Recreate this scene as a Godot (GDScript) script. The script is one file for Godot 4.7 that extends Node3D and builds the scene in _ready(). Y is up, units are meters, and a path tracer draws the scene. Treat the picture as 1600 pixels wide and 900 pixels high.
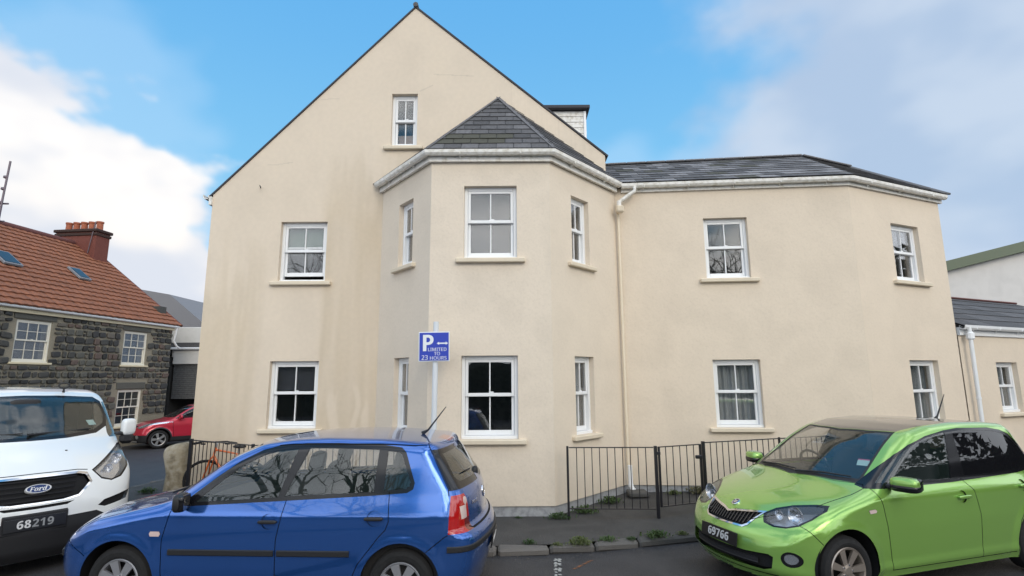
extends Node3D
# Street corner: cream rendered house with a two-storey bay, parked cars in front. Units metres, y up.
# The camera stands at x = 0, z = 0; "depth" D below means metres in front of it (z = -D).

const EYE := 2.0
var M := {}
var names := {}
var rng := RandomNumberGenerator.new()

# ------------------------------------------------------------------ small helpers
func W(x: float, y: float, d: float) -> Vector3:
	return Vector3(x, y, -d)

func lin(r: float, g: float, b: float, a := 1.0) -> Color:
	var c := Color(r, g, b).linear_to_srgb()
	c.a = a
	return c

func numbered(n: String) -> String:
	var k: int = names.get(n, 0)
	names[n] = k + 1
	return n if k == 0 else "%s_%03d" % [n, k]

func tag(o: Node, label: String, category: String, group := "") -> void:
	o.set_meta("label", label)
	o.set_meta("category", category)
	if group:
		o.set_meta("group", group)

func thing(called: String, label: String, category: String, at := Vector3.ZERO, turn := 0.0, group := "") -> Node3D:
	var o := Node3D.new()
	o.name = numbered(called)
	add_child(o)
	o.position = at
	o.rotation.y = turn
	tag(o, label, category, group)
	return o

func part(parent: Node, called: String, mesh: Mesh, m: Material, xf := Transform3D()) -> MeshInstance3D:
	var o := MeshInstance3D.new()
	o.name = numbered(called) if parent == self else called
	o.mesh = mesh
	o.material_override = m
	o.transform = xf
	parent.add_child(o, true)
	return o

func ground_y(x: float, d: float) -> float:
	return -0.66 * smoothstep(8.0, 22.0, d) * smoothstep(-3.0, -8.0, x) - 0.1 * smoothstep(-4.0, -6.5, x) * smoothstep(3.0, 5.0, d) * (1.0 - smoothstep(8.0, 22.0, d)) + 0.05 * smoothstep(1.0, 3.5, x)

# mesh collector; faces run clockwise, normals are flat unless given
class MB:
	var v := PackedVector3Array()
	var n := PackedVector3Array()
	var uv := PackedVector2Array()
	func tri(a: Vector3, b: Vector3, c: Vector3) -> void:
		var m := (c - a).cross(b - a)
		if m.length_squared() < 1e-16:
			return
		m = m.normalized()
		v.append_array([a, b, c])
		n.append_array([m, m, m])
		uv.append_array([Vector2.ZERO, Vector2.ZERO, Vector2.ZERO])
	func tri_out(a: Vector3, b: Vector3, c: Vector3, out: Vector3) -> void:
		if (c - a).cross(b - a).dot(out) < 0:
			tri(a, c, b)
		else:
			tri(a, b, c)
	func quad(a: Vector3, b: Vector3, c: Vector3, d: Vector3, out: Vector3) -> void:
		tri_out(a, b, c, out)
		tri_out(a, c, d, out)
	func smooth(a: Vector3, b: Vector3, c: Vector3, na: Vector3, nb: Vector3, nc: Vector3) -> void:
		var m := (c - a).cross(b - a)
		if m.length_squared() < 1e-18:
			return
		if m.dot(na + nb + nc) < 0:
			v.append_array([a, c, b])
			n.append_array([na, nc, nb])
		else:
			v.append_array([a, b, c])
			n.append_array([na, nb, nc])
		uv.append_array([Vector2.ZERO, Vector2.ZERO, Vector2.ZERO])
	func box(t: Transform3D, size: Vector3, bev := 0.0) -> void:
		var h := size / 2
		var b := minf(bev, minf(h.x, minf(h.y, h.z)) * 0.9)
		for a in 3:
			var u := (a + 1) % 3
			var w := (a + 2) % 3
			for s in [-1.0, 1.0]:
				var q: Array[Vector3] = []
				for k in [[-1.0, -1.0], [1.0, -1.0], [1.0, 1.0], [-1.0, 1.0]]:
					var p := Vector3()
					p[a] = s * h[a]
					p[u] = k[0] * (h[u] - b)
					p[w] = k[1] * (h[w] - b)
					q.append(t * p)
				var o := Vector3()
				o[a] = s
				quad(q[0], q[1], q[2], q[3], t.basis * o)
		if b <= 0:
			return
		for a in 3:
			var u := (a + 1) % 3
			var w := (a + 2) % 3
			for su in [-1.0, 1.0]:
				for sw in [-1.0, 1.0]:
					var q: Array[Vector3] = []
					for k in [[-1.0, 0], [1.0, 0], [1.0, 1], [-1.0, 1]]:
						var p := Vector3()
						p[a] = k[0] * (h[a] - b)
						p[u] = su * (h[u] - (b if k[1] == 1 else 0.0))
						p[w] = sw * (h[w] - (0.0 if k[1] == 1 else b))
						q.append(t * p)
					var o := Vector3()
					o[u] = su
					o[w] = sw
					quad(q[0], q[1], q[2], q[3], t.basis * o)
		for sx in [-1.0, 1.0]:
			for sy in [-1.0, 1.0]:
				for sz in [-1.0, 1.0]:
					var o := Vector3(sx, sy, sz)
					var c := o * h
					tri_out(t * (c - Vector3(0, sy * b, sz * b)), t * (c - Vector3(sx * b, 0, sz * b)), t * (c - Vector3(sx * b, sy * b, 0)), t.basis * o)
	func bx(c: Vector3, size: Vector3, bev := 0.0) -> void:
		box(Transform3D(Basis(), c), size, bev)
	func bar(a: Vector3, b: Vector3, wide: float, tall: float, bev := 0.0) -> void:
		var d := b - a
		var x := d.normalized()
		var up := Vector3.UP if absf(x.y) < 0.9 else Vector3.RIGHT
		var z := x.cross(up).normalized()
		box(Transform3D(Basis(x, z.cross(x), z), (a + b) / 2), Vector3(d.length(), tall, wide), bev)
	func tube(pts: PackedVector3Array, rads: PackedFloat32Array, sides := 8, caps := true) -> void:
		var rings := []
		var norms := []
		var ref := Vector3.UP
		for i in pts.size():
			var d := (pts[mini(i + 1, pts.size() - 1)] - pts[maxi(i - 1, 0)]).normalized()
			if absf(d.dot(ref)) > 0.95:
				ref = Vector3.RIGHT if absf(d.x) < 0.9 else Vector3.FORWARD
			var x := d.cross(ref).normalized()
			var y := x.cross(d).normalized()
			ref = y
			var r := PackedVector3Array()
			var m := PackedVector3Array()
			for k in sides:
				var a := TAU * k / sides
				var o := x * cos(a) + y * sin(a)
				m.append(o)
				r.append(pts[i] + o * rads[mini(i, rads.size() - 1)])
			rings.append(r)
			norms.append(m)
		for i in pts.size() - 1:
			for k in sides:
				var j := (k + 1) % sides
				smooth(rings[i][k], rings[i][j], rings[i + 1][j], norms[i][k], norms[i][j], norms[i + 1][j])
				smooth(rings[i][k], rings[i + 1][j], rings[i + 1][k], norms[i][k], norms[i + 1][j], norms[i + 1][k])
		if caps:
			for e in [0, pts.size() - 1]:
				var o: Vector3 = pts[0] - pts[1] if e == 0 else pts[e] - pts[e - 1]
				for k in range(1, sides - 1):
					tri_out(rings[e][0], rings[e][k], rings[e][k + 1], o)
	# profile of (radius, along z) turned about the z axis of t
	func lathe(t: Transform3D, prof: PackedVector2Array, seg := 32, a0 := 0.0, a1 := TAU) -> void:
		for i in prof.size() - 1:
			var p := prof[i]
			var q := prof[i + 1]
			var nn := Vector2(q.y - p.y, -(q.x - p.x)).normalized()
			for k in seg:
				var s := a0 + (a1 - a0) * k / seg
				var e := a0 + (a1 - a0) * (k + 1) / seg
				var vs := Vector3(cos(s), sin(s), 0)
				var ve := Vector3(cos(e), sin(e), 0)
				var a := t * (vs * p.x + Vector3(0, 0, p.y))
				var b := t * (ve * p.x + Vector3(0, 0, p.y))
				var c := t * (ve * q.x + Vector3(0, 0, q.y))
				var d := t * (vs * q.x + Vector3(0, 0, q.y))
				var ns := t.basis * (vs * nn.x + Vector3(0, 0, nn.y))
				var ne := t.basis * (ve * nn.x + Vector3(0, 0, nn.y))
				smooth(a, b, c, ns, ne, ne)
				smooth(a, c, d, ns, ne, ns)
	# rounded lump: superellipsoid of half sizes h
	func blob(t: Transform3D, h: Vector3, e1 := 0.5, e2 := 0.5, nu := 20, nv := 12) -> void:
		var f := func(u: float, w: float) -> Vector3:
			var cw := cos(w)
			var sw := sin(w)
			var cu := cos(u)
			var su := sin(u)
			var k := signf(cw) * absf(cw) ** e1
			return Vector3(h.x * k * signf(cu) * absf(cu) ** e2, h.y * signf(sw) * absf(sw) ** e1, h.z * k * signf(su) * absf(su) ** e2)
		var pts := []
		for j in nv + 1:
			var row := PackedVector3Array()
			for i in nu + 1:
				row.append(f.call(TAU * i / nu, -PI / 2 + PI * j / nv))
			pts.append(row)
		var nrm := func(p: Vector3) -> Vector3:
			var q := p / h
			var a := 2.0 / maxf(e1, 0.15) - 1.0
			a = clampf(a, 1.0, 5.0)
			return (t.basis * (Vector3(signf(q.x) * absf(q.x) ** a / h.x, signf(q.y) * absf(q.y) ** a / h.y, signf(q.z) * absf(q.z) ** a / h.z) + p * 1e-4)).normalized()
		for j in nv:
			for i in nu:
				var a: Vector3 = pts[j][i]
				var b: Vector3 = pts[j][i + 1]
				var c: Vector3 = pts[j + 1][i + 1]
				var d: Vector3 = pts[j + 1][i]
				smooth(t * a, t * b, t * c, nrm.call(a), nrm.call(b), nrm.call(c))
				smooth(t * a, t * c, t * d, nrm.call(a), nrm.call(c), nrm.call(d))
	# polygon in the xy plane of t, extruded backwards (-z) by deep
	func prism(t: Transform3D, poly: PackedVector2Array, deep: float) -> void:
		var ix := Geometry2D.triangulate_polygon(poly)
		for k in range(0, ix.size(), 3):
			var a := poly[ix[k]]
			var b := poly[ix[k + 1]]
			var c := poly[ix[k + 2]]
			tri_out(t * Vector3(a.x, a.y, 0), t * Vector3(b.x, b.y, 0), t * Vector3(c.x, c.y, 0), t.basis.z)
			tri_out(t * Vector3(a.x, a.y, -deep), t * Vector3(b.x, b.y, -deep), t * Vector3(c.x, c.y, -deep), -t.basis.z)
		var cw := Geometry2D.is_polygon_clockwise(poly)
		for k in poly.size():
			var a := poly[k]
			var b := poly[(k + 1) % poly.size()]
			var o := Vector3(b.y - a.y, a.x - b.x, 0) * (-1.0 if cw else 1.0)
			quad(t * Vector3(a.x, a.y, 0), t * Vector3(b.x, b.y, 0), t * Vector3(b.x, b.y, -deep), t * Vector3(a.x, a.y, -deep), t.basis * o)
	func mesh() -> ArrayMesh:
		var arr := []
		arr.resize(Mesh.ARRAY_MAX)
		arr[Mesh.ARRAY_VERTEX] = v
		arr[Mesh.ARRAY_NORMAL] = n
		arr[Mesh.ARRAY_TEX_UV] = uv
		var m := ArrayMesh.new()
		m.add_surface_from_arrays(Mesh.PRIMITIVE_TRIANGLES, arr)
		return m

func boxmesh(size: Vector3, bev := 0.0, c := Vector3.ZERO) -> ArrayMesh:
	var b := MB.new()
	b.bx(c, size, bev)
	return b.mesh()

func tubemesh(pts: PackedVector3Array, r: float, sides := 8) -> ArrayMesh:
	var b := MB.new()
	b.tube(pts, PackedFloat32Array([r]), sides)
	return b.mesh()

func double_glazing(w: float, h: float, c: Vector3) -> ArrayMesh:
	var b := MB.new()
	var r := func(z: float) -> Array: return [c + Vector3(-w / 2, -h / 2, z), c + Vector3(w / 2, -h / 2, z), c + Vector3(w / 2, h / 2, z), c + Vector3(-w / 2, h / 2, z)]
	var zs := [0.012, 0.008, -0.008, -0.012]
	for k in 4:
		var q: Array = r.call(zs[k])
		b.quad(q[0], q[1], q[2], q[3], Vector3(0, 0, 1.0 if k % 2 == 0 else -1.0))
		if k:
			var p: Array = r.call(zs[k - 1])
			for i in 4:
				b.quad(p[i], p[(i + 1) % 4], q[(i + 1) % 4], q[i], (p[i] + q[(i + 1) % 4]) / 2 - c)
	return b.mesh()

func lettering(parent: Node, called: String, s: String, size: float, m: Material, xf: Transform3D, weight := 400, family := "Droid Sans", stretch := 1.0) -> MeshInstance3D:
	var f := SystemFont.new()
	f.font_names = PackedStringArray([family])
	f.font_weight = weight
	var t := TextMesh.new()
	t.text = s
	t.font = f
	t.font_size = 64
	t.pixel_size = size / 46.0
	t.depth = 0.004
	t.curve_step = 1.5
	var o := part(parent, called, t, m, xf)
	o.transform = xf * Transform3D(Basis.from_scale(Vector3(stretch, 1, 1)), Vector3.ZERO)
	return o

# ------------------------------------------------------------------ materials
func noise_tex(seed_: int, freq: float, stops: Array, oct := 5, size := 512, normal := 0.0) -> NoiseTexture2D:
	var n := FastNoiseLite.new()
	n.seed = seed_
	n.noise_type = FastNoiseLite.TYPE_SIMPLEX_SMOOTH
	n.frequency = freq
	n.fractal_octaves = oct
	var t := NoiseTexture2D.new()
	t.width = size
	t.height = size
	t.seamless = true
	t.noise = n
	if normal > 0:
		t.as_normal_map = true
		t.bump_strength = normal
	else:
		var g := Gradient.new()
		g.offsets = PackedFloat32Array(stops.map(func(s): return s[0]))
		g.colors = PackedColorArray(stops.map(func(s): return s[1]))
		t.color_ramp = g
	return t

func mat(called: String, c: Color, rough := 0.7, metal := 0.0, coat := 0.0) -> StandardMaterial3D:
	var m := StandardMaterial3D.new()
	m.resource_name = called
	m.albedo_color = c
	m.roughness = rough
	m.metallic = metal
	if coat > 0:
		m.clearcoat_enabled = true
		m.clearcoat = coat
		m.clearcoat_roughness = 0.03
	M[called] = m
	return m

func skin(m: StandardMaterial3D, tex: Texture2D, scale: float, nrm: Texture2D = null, nscale := 1.0) -> StandardMaterial3D:
	m.uv1_triplanar = true
	m.uv1_world_triplanar = true
	m.uv1_scale = Vector3.ONE * scale
	if tex:
		m.albedo_texture = tex
	if nrm:
		m.normal_enabled = true
		m.normal_texture = nrm
		m.normal_scale = nscale
	return m

func glass(called: String, tint: Color, a: float) -> StandardMaterial3D:
	var m := mat(called, tint, 0.01)
	m.transparency = BaseMaterial3D.TRANSPARENCY_ALPHA
	m.albedo_color.a = a
	m.metallic_specular = 0.5
	return m

func materials() -> void:
	var g := func(a: float) -> Color: return lin(a, a, a)
	var plaster := noise_tex(3, 0.006, [[0.0, g.call(0.90)], [0.42, g.call(0.97)], [0.6, g.call(1.0)], [1.0, g.call(0.95)]], 6)
	var plaster_n := noise_tex(9, 0.06, [], 5, 512, 3.0)
	var grain := noise_tex(12, 0.02, [[0.0, g.call(0.55)], [0.5, g.call(0.85)], [1.0, g.call(1.0)]], 5)
	var speck := noise_tex(21, 0.12, [[0.0, g.call(0.2)], [0.38, g.call(0.5)], [0.55, g.call(0.75)], [0.68, g.call(1.0)], [0.9, g.call(0.8)]], 5)
	var speck_n := noise_tex(22, 0.11, [], 4, 512, 6.0)
	skin(mat("render_cream", lin(0.735, 0.63, 0.505), 0.9), plaster, 0.22, plaster_n, 0.1)
	var gb := mat("render_gable", lin(0.735, 0.63, 0.505), 0.9)
	gb.albedo_texture = gable_stains()
	gb.texture_repeat = false
	skin(mat("render_bay", lin(0.745, 0.648, 0.53), 0.9), plaster, 0.3, plaster_n, 0.1)
	var fine := noise_tex(41, 0.05, [[0.0, g.call(0.92)], [0.35, g.call(0.97)], [0.6, g.call(1.0)], [1.0, g.call(0.96)]], 6)
	for k in ["render_cream", "render_gable", "render_bay"]:
		var m: StandardMaterial3D = M[k]
		m.detail_enabled = true
		m.detail_albedo = fine
		m.detail_blend_mode = BaseMaterial3D.BLEND_MODE_MUL
		m.detail_uv_layer = BaseMaterial3D.DETAIL_UV_2
		m.uv2_triplanar = true
		m.uv2_world_triplanar = true
		m.uv2_scale = Vector3.ONE * 0.7
	skin(mat("sill_cream", lin(0.70, 0.61, 0.475), 0.85), plaster, 0.6, plaster_n, 0.1)
	skin(mat("plinth_grey", lin(0.40, 0.41, 0.43), 0.9), grain, 0.8, plaster_n, 0.4)
	mat("upvc", lin(0.80, 0.81, 0.82), 0.35)
	skin(mat("upvc_old", lin(0.80, 0.785, 0.75), 0.5), noise_tex(61, 0.012, [[0.0, lin(0.62, 0.58, 0.5)], [0.4, lin(0.9, 0.89, 0.86)], [0.6, lin(1, 1, 1)]], 5), 1.2)
	mat("cream_paint", lin(0.76, 0.665, 0.52), 0.6)
	glass("pane", lin(0.02, 0.025, 0.03), 0.06)
	glass("pane_dark", lin(0.01, 0.012, 0.015), 0.25)
	skin(mat("room", lin(0.22, 0.205, 0.19), 0.9), grain, 0.5)
	mat("net", lin(0.42, 0.45, 0.46), 0.9)
	mat("blind", lin(0.12, 0.20, 0.16), 0.8)
	mat("blind_dark", lin(0.055, 0.06, 0.075), 0.8)
	mat("card", lin(0.55, 0.42, 0.33), 0.8)
	for k in 5:
		var t: float = [0.075, 0.11, 0.15, 0.09, 0.24][k]
		skin(mat("slate%d" % k, lin(t * 1.05, t * 1.03, t * 1.08), 0.82), grain, 1.1 + 0.2 * k, plaster_n, 0.5)
	skin(mat("slate_moss", lin(0.10, 0.098, 0.075), 0.85), speck, 1.5, plaster_n, 0.5)
	mat("lead", lin(0.20, 0.21, 0.23), 0.6)
	mat("verge", lin(0.035, 0.035, 0.045), 0.7)
	skin(mat("asphalt", lin(0.068, 0.068, 0.075), 0.6), speck, 0.9, speck_n, 0.8)
	skin(mat("pavement", lin(0.10, 0.096, 0.093), 0.85), speck, 1.2, speck_n, 0.9)
	var worn := noise_tex(52, 0.008, [[0.0, g.call(0.6)], [0.4, g.call(0.85)], [0.55, g.call(1.0)], [0.8, g.call(0.78)]], 6)
	for k in ["asphalt", "pavement"]:
		var m: StandardMaterial3D = M[k]
		m.detail_enabled = true
		m.detail_albedo = worn
		m.detail_blend_mode = BaseMaterial3D.BLEND_MODE_MUL
		m.detail_uv_layer = BaseMaterial3D.DETAIL_UV_2
		m.uv2_triplanar = true
		m.uv2_world_triplanar = true
		m.uv2_scale = Vector3.ONE * 0.23
	skin(mat("earth", lin(0.06, 0.055, 0.045), 0.95), speck, 0.7)
	for k in 3:
		skin(mat("granite%d" % k, [lin(0.17, 0.16, 0.15), lin(0.12, 0.117, 0.112), lin(0.21, 0.195, 0.18)][k], 0.85), speck, 1.7, speck_n, 0.6)
	skin(mat("road_paint", lin(0.55, 0.55, 0.52), 0.8), speck, 1.6)
	skin(mat("orange_paint", lin(0.40, 0.16, 0.06), 0.8), speck, 1.6)
	mat("iron", lin(0.012, 0.012, 0.016), 0.4)
	for k in 4:
		var m := mat("leaf%d" % k, [lin(0.05, 0.085, 0.025), lin(0.04, 0.07, 0.025), lin(0.085, 0.105, 0.035), lin(0.11, 0.10, 0.05)][k], 0.7)
		m.backlight_enabled = true
		m.backlight = Color(0.15, 0.25, 0.05)
	skin(mat("hedge", lin(0.030, 0.042, 0.018), 0.95), speck, 0.9, speck_n, 1.0)
	skin(mat("bark", lin(0.05, 0.042, 0.035), 0.95), grain, 1.5)
	# stone house
	for k in 6:
		var c: Color = [lin(0.052, 0.053, 0.052), lin(0.10, 0.10, 0.094), lin(0.16, 0.158, 0.137), lin(0.075, 0.076, 0.078), lin(0.21, 0.19, 0.16), lin(0.19, 0.14, 0.118)][k]
		skin(mat("stone%d" % k, c, 0.85), speck, 0.9, speck_n, 0.8)
	skin(mat("mortar", lin(0.42, 0.375, 0.285), 0.95), speck, 1.0, speck_n, 0.8)
	skin(mat("pantile", lin(0.28, 0.106, 0.053), 0.8), noise_tex(31, 0.012, [[0.0, lin(0.45, 0.5, 0.5)], [0.35, lin(0.8, 0.8, 0.8)], [0.7, lin(1, 1, 1)], [1.0, lin(1, 0.9, 0.7)]], 5), 0.35, speck_n, 0.4)
	mat("tile_ridge", lin(0.13, 0.05, 0.045), 0.8)
	skin(mat("brick", lin(0.24, 0.075, 0.055), 0.9), speck, 1.3, speck_n, 0.8)
	skin(mat("brick_dark", lin(0.07, 0.038, 0.03), 0.9), speck, 1.3, speck_n, 0.8)
	skin(mat("terracotta", lin(0.42, 0.13, 0.065), 0.8), grain, 1.5)
	mat("timber_white", lin(0.72, 0.69, 0.60), 0.6)
	mat("timber_cream", lin(0.66, 0.58, 0.40), 0.6)
	skin(mat("shutter", lin(0.16, 0.165, 0.17), 0.5), grain, 0.7)
	skin(mat("white_render", lin(0.72, 0.71, 0.68), 0.9), plaster, 0.5)
	skin(mat("pale_render", lin(0.62, 0.60, 0.58), 0.9), plaster, 0.3)
	mat("green_metal", lin(0.10, 0.125, 0.075), 0.5)
	mat("galvanised", lin(0.16, 0.13, 0.15), 0.5, 0.5)
	mat("yellow", lin(0.55, 0.30, 0.04), 0.6)
	mat("sky_glass", lin(0.02, 0.025, 0.03), 0.03)
	# cars
	var paint := func(called: String, c: Color, rough: float, metal: float) -> void:
		mat(called, c, rough, metal, 1.0)
	paint.call("paint_blue", lin(0.03, 0.12, 0.42), 0.16, 0.65)
	paint.call("paint_green", lin(0.265, 0.49, 0.098), 0.2, 0.45)
	paint.call("paint_white", lin(0.74, 0.76, 0.76), 0.4, 0.0)
	paint.call("paint_red", lin(0.50, 0.018, 0.045), 0.3, 0.3)
	paint.call("roof_dark", lin(0.055, 0.048, 0.045), 0.28, 0.0)
	mat("trim", lin(0.013, 0.013, 0.015), 0.55)
	mat("trim_gloss", lin(0.008, 0.008, 0.010), 0.12)
	mat("gap", lin(0.004, 0.004, 0.005), 0.9)
	mat("cabin", lin(0.020, 0.020, 0.022), 0.8)
	mat("seat", lin(0.035, 0.036, 0.040), 0.9)
	glass("car_glass", lin(0.03, 0.05, 0.045), 0.14)
	glass("car_glass_dark", lin(0.008, 0.008, 0.01), 0.8)
	glass("lamp_glass", lin(0.8, 0.8, 0.8), 0.08)
	skin(mat("tyre", lin(0.014, 0.014, 0.015), 0.85), grain, 2.0)
	mat("alloy", lin(0.42, 0.42, 0.43), 0.35, 0.8)
	mat("alloy_bronze", lin(0.42, 0.36, 0.31), 0.35, 0.75)
	mat("hub_grey", lin(0.33, 0.33, 0.35), 0.4, 0.5)
	mat("chrome", lin(0.75, 0.75, 0.77), 0.08, 1.0)
	mat("lamp_chrome", lin(0.62, 0.64, 0.68), 0.22, 0.9)
	mat("lamp_housing", lin(0.30, 0.32, 0.36), 0.3, 0.6)
	mat("lamp_red", lin(0.42, 0.010, 0.010), 0.12, 0.0, 1.0)
	mat("lamp_red_dark", lin(0.16, 0.006, 0.006), 0.12, 0.0, 1.0)
	mat("lamp_clear", lin(0.66, 0.50, 0.47), 0.15, 0.0, 1.0)
	mat("plate_black", lin(0.008, 0.008, 0.009), 0.35)
	mat("plate_silver", lin(0.62, 0.62, 0.62), 0.45, 0.2)
	mat("plate_worn", lin(0.26, 0.27, 0.28), 0.5, 0.2)
	mat("badge_blue", lin(0.015, 0.03, 0.12), 0.2, 0.3, 1.0)
	mat("sticker", lin(0.45, 0.66, 0.62), 0.5)
	mat("sticker_pink", lin(0.55, 0.12, 0.22), 0.5)
	mat("sign_blue", lin(0.015, 0.045, 0.42), 0.45)
	mat("sign_white", lin(0.75, 0.78, 0.80), 0.45)
	mat("pole_white", lin(0.66, 0.69, 0.72), 0.45)
	mat("bike_orange", lin(0.62, 0.13, 0.02), 0.3, 0.0, 1.0)
	skin(mat("boulder", lin(0.46, 0.41, 0.33), 0.9), noise_tex(44, 0.015, [[0.0, lin(0.4, 0.38, 0.33)], [0.45, lin(0.8, 0.78, 0.7)], [0.7, lin(1, 1, 1)]], 5), 0.8, speck_n, 0.9)

# weather stains on the gable wall, x -5.4..1.72 and y 0..9.2, as the photograph shows them
func gable_stains() -> ImageTexture:
	var w := 512
	var h := 660
	var a := FastNoiseLite.new()
	a.seed = 5
	a.frequency = 1.0
	a.fractal_octaves = 5
	var s := FastNoiseLite.new()
	s.seed = 8
	s.frequency = 1.0
	s.fractal_octaves = 3
	var data := PackedByteArray()
	data.resize(w * h * 3)
	for j in h:
		var y := 9.2 * (1.0 - (j + 0.5) / h)
		for i in w:
			var x := -5.4 + 7.12 * (i + 0.5) / w
			var streak := s.get_noise_2d(x * 3.2, y * 0.25 + 7.0)
			var blot := a.get_noise_2d(x * 0.9, y * 0.7)
			var fine := a.get_noise_2d(x * 9.0 + 40.0, y * 9.0)
			var e := streak * 0.55 + blot * 0.35
			# band between the windows and the bay, and the corner on the left
			var band := smoothstep(-3.42, -3.2, x + 0.25 * e) * (1.0 - smoothstep(5.0, 6.2, y + 1.6 * e))
			var corner := (1.0 - smoothstep(-4.55, -4.3, x + 0.25 * e)) * (1.0 - smoothstep(3.2, 4.4, y + 1.8 * e))
			var bare := (1.0 - smoothstep(0.05, 0.11, absf(x + 3.02 + 0.05 * sin(y * 5.0)))) * (1.0 - smoothstep(1.6, 1.85, y + 0.5 * streak))
			bare = maxf(bare, (1.0 - smoothstep(0.02, 0.07, absf(x + 2.66 + 0.04 * sin(y * 7.0)))) * (1.0 - smoothstep(1.75, 2.0, y)))
			bare = maxf(bare, (1.0 - smoothstep(0.03, 0.09, absf(x + 2.5))) * (1.0 - smoothstep(1.3, 1.5, y + streak * 0.4)))
			var dirt := maxf(band, corner) * (0.72 + 0.5 * streak + 0.25 * blot) * (1.0 - bare * 0.9)
			dirt = clampf(dirt + 0.35 * maxf(0.0, blot - 0.12), 0.0, 1.0)
			var k := 0.97 + 0.07 * blot + 0.035 * fine
			var c := Color(k, k, k).lerp(Color(0.72 * k, 0.68 * k, 0.58 * k), dirt * 0.5)
			# hairline cracks
			if absf(y - (5.88 + 0.02 * sin(x * 9.0))) < 0.008 and x > -4.45 and x < -4.0 or absf(y - (7.15 + 0.01 * sin(x * 11.0))) < 0.008 and x > -3.55 and x < -3.2 or absf(y - (7.62 - 0.05 * x - 0.05)) < 0.008 and x > -1.45 and x < -0.7 or absf(y - (7.3 + 0.5 * (x + 1.7))) < 0.01 and x > -1.7 and x < -1.45:
				c = c * 0.86
			var o := (j * w + i) * 3
			c = c.linear_to_srgb()
			data[o] = clampi(int(c.r * 255), 0, 255)
			data[o + 1] = clampi(int(c.g * 255), 0, 255)
			data[o + 2] = clampi(int(c.b * 255), 0, 255)
	return ImageTexture.create_from_image(Image.create_from_data(w, h, false, Image.FORMAT_RGB8, data))

# ------------------------------------------------------------------ camera, sky, sun
func sky_and_camera() -> void:
	var cam := Camera3D.new()
	cam.name = "camera"
	add_child(cam)
	cam.position = Vector3(0, EYE, 0)
	cam.rotation_order = EULER_ORDER_YXZ
	cam.rotation_degrees = Vector3(9.57, 0, -0.35)
	cam.fov = 2.0 * rad_to_deg(atan(450.0 / 830.0))
	cam.near = 0.05
	cam.far = 900.0
	cam.current = true
	var env := Environment.new()
	env.background_mode = Environment.BG_SKY
	env.tonemap_mode = Environment.TONE_MAPPER_LINEAR
	env.tonemap_exposure = 1.14
	env.sdfgi_enabled = true
	env.ssao_enabled = true
	env.ssil_enabled = true
	var sky := Sky.new()
	var pm := PanoramaSkyMaterial.new()
	pm.panorama = sky_texture()
	sky.sky_material = pm
	env.sky = sky
	var we := WorldEnvironment.new()
	we.name = "world"
	we.environment = env
	add_child(we)
	var sun := DirectionalLight3D.new()
	sun.name = "sun"
	sun.light_energy = 0.22
	sun.light_color = Color(1.0, 0.93, 0.82)
	sun.light_angular_distance = 24.0
	sun.shadow_enabled = true
	add_child(sun)
	sun.look_at_from_position(Vector3(3.6, 6.2, 10), Vector3.ZERO)

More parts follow.
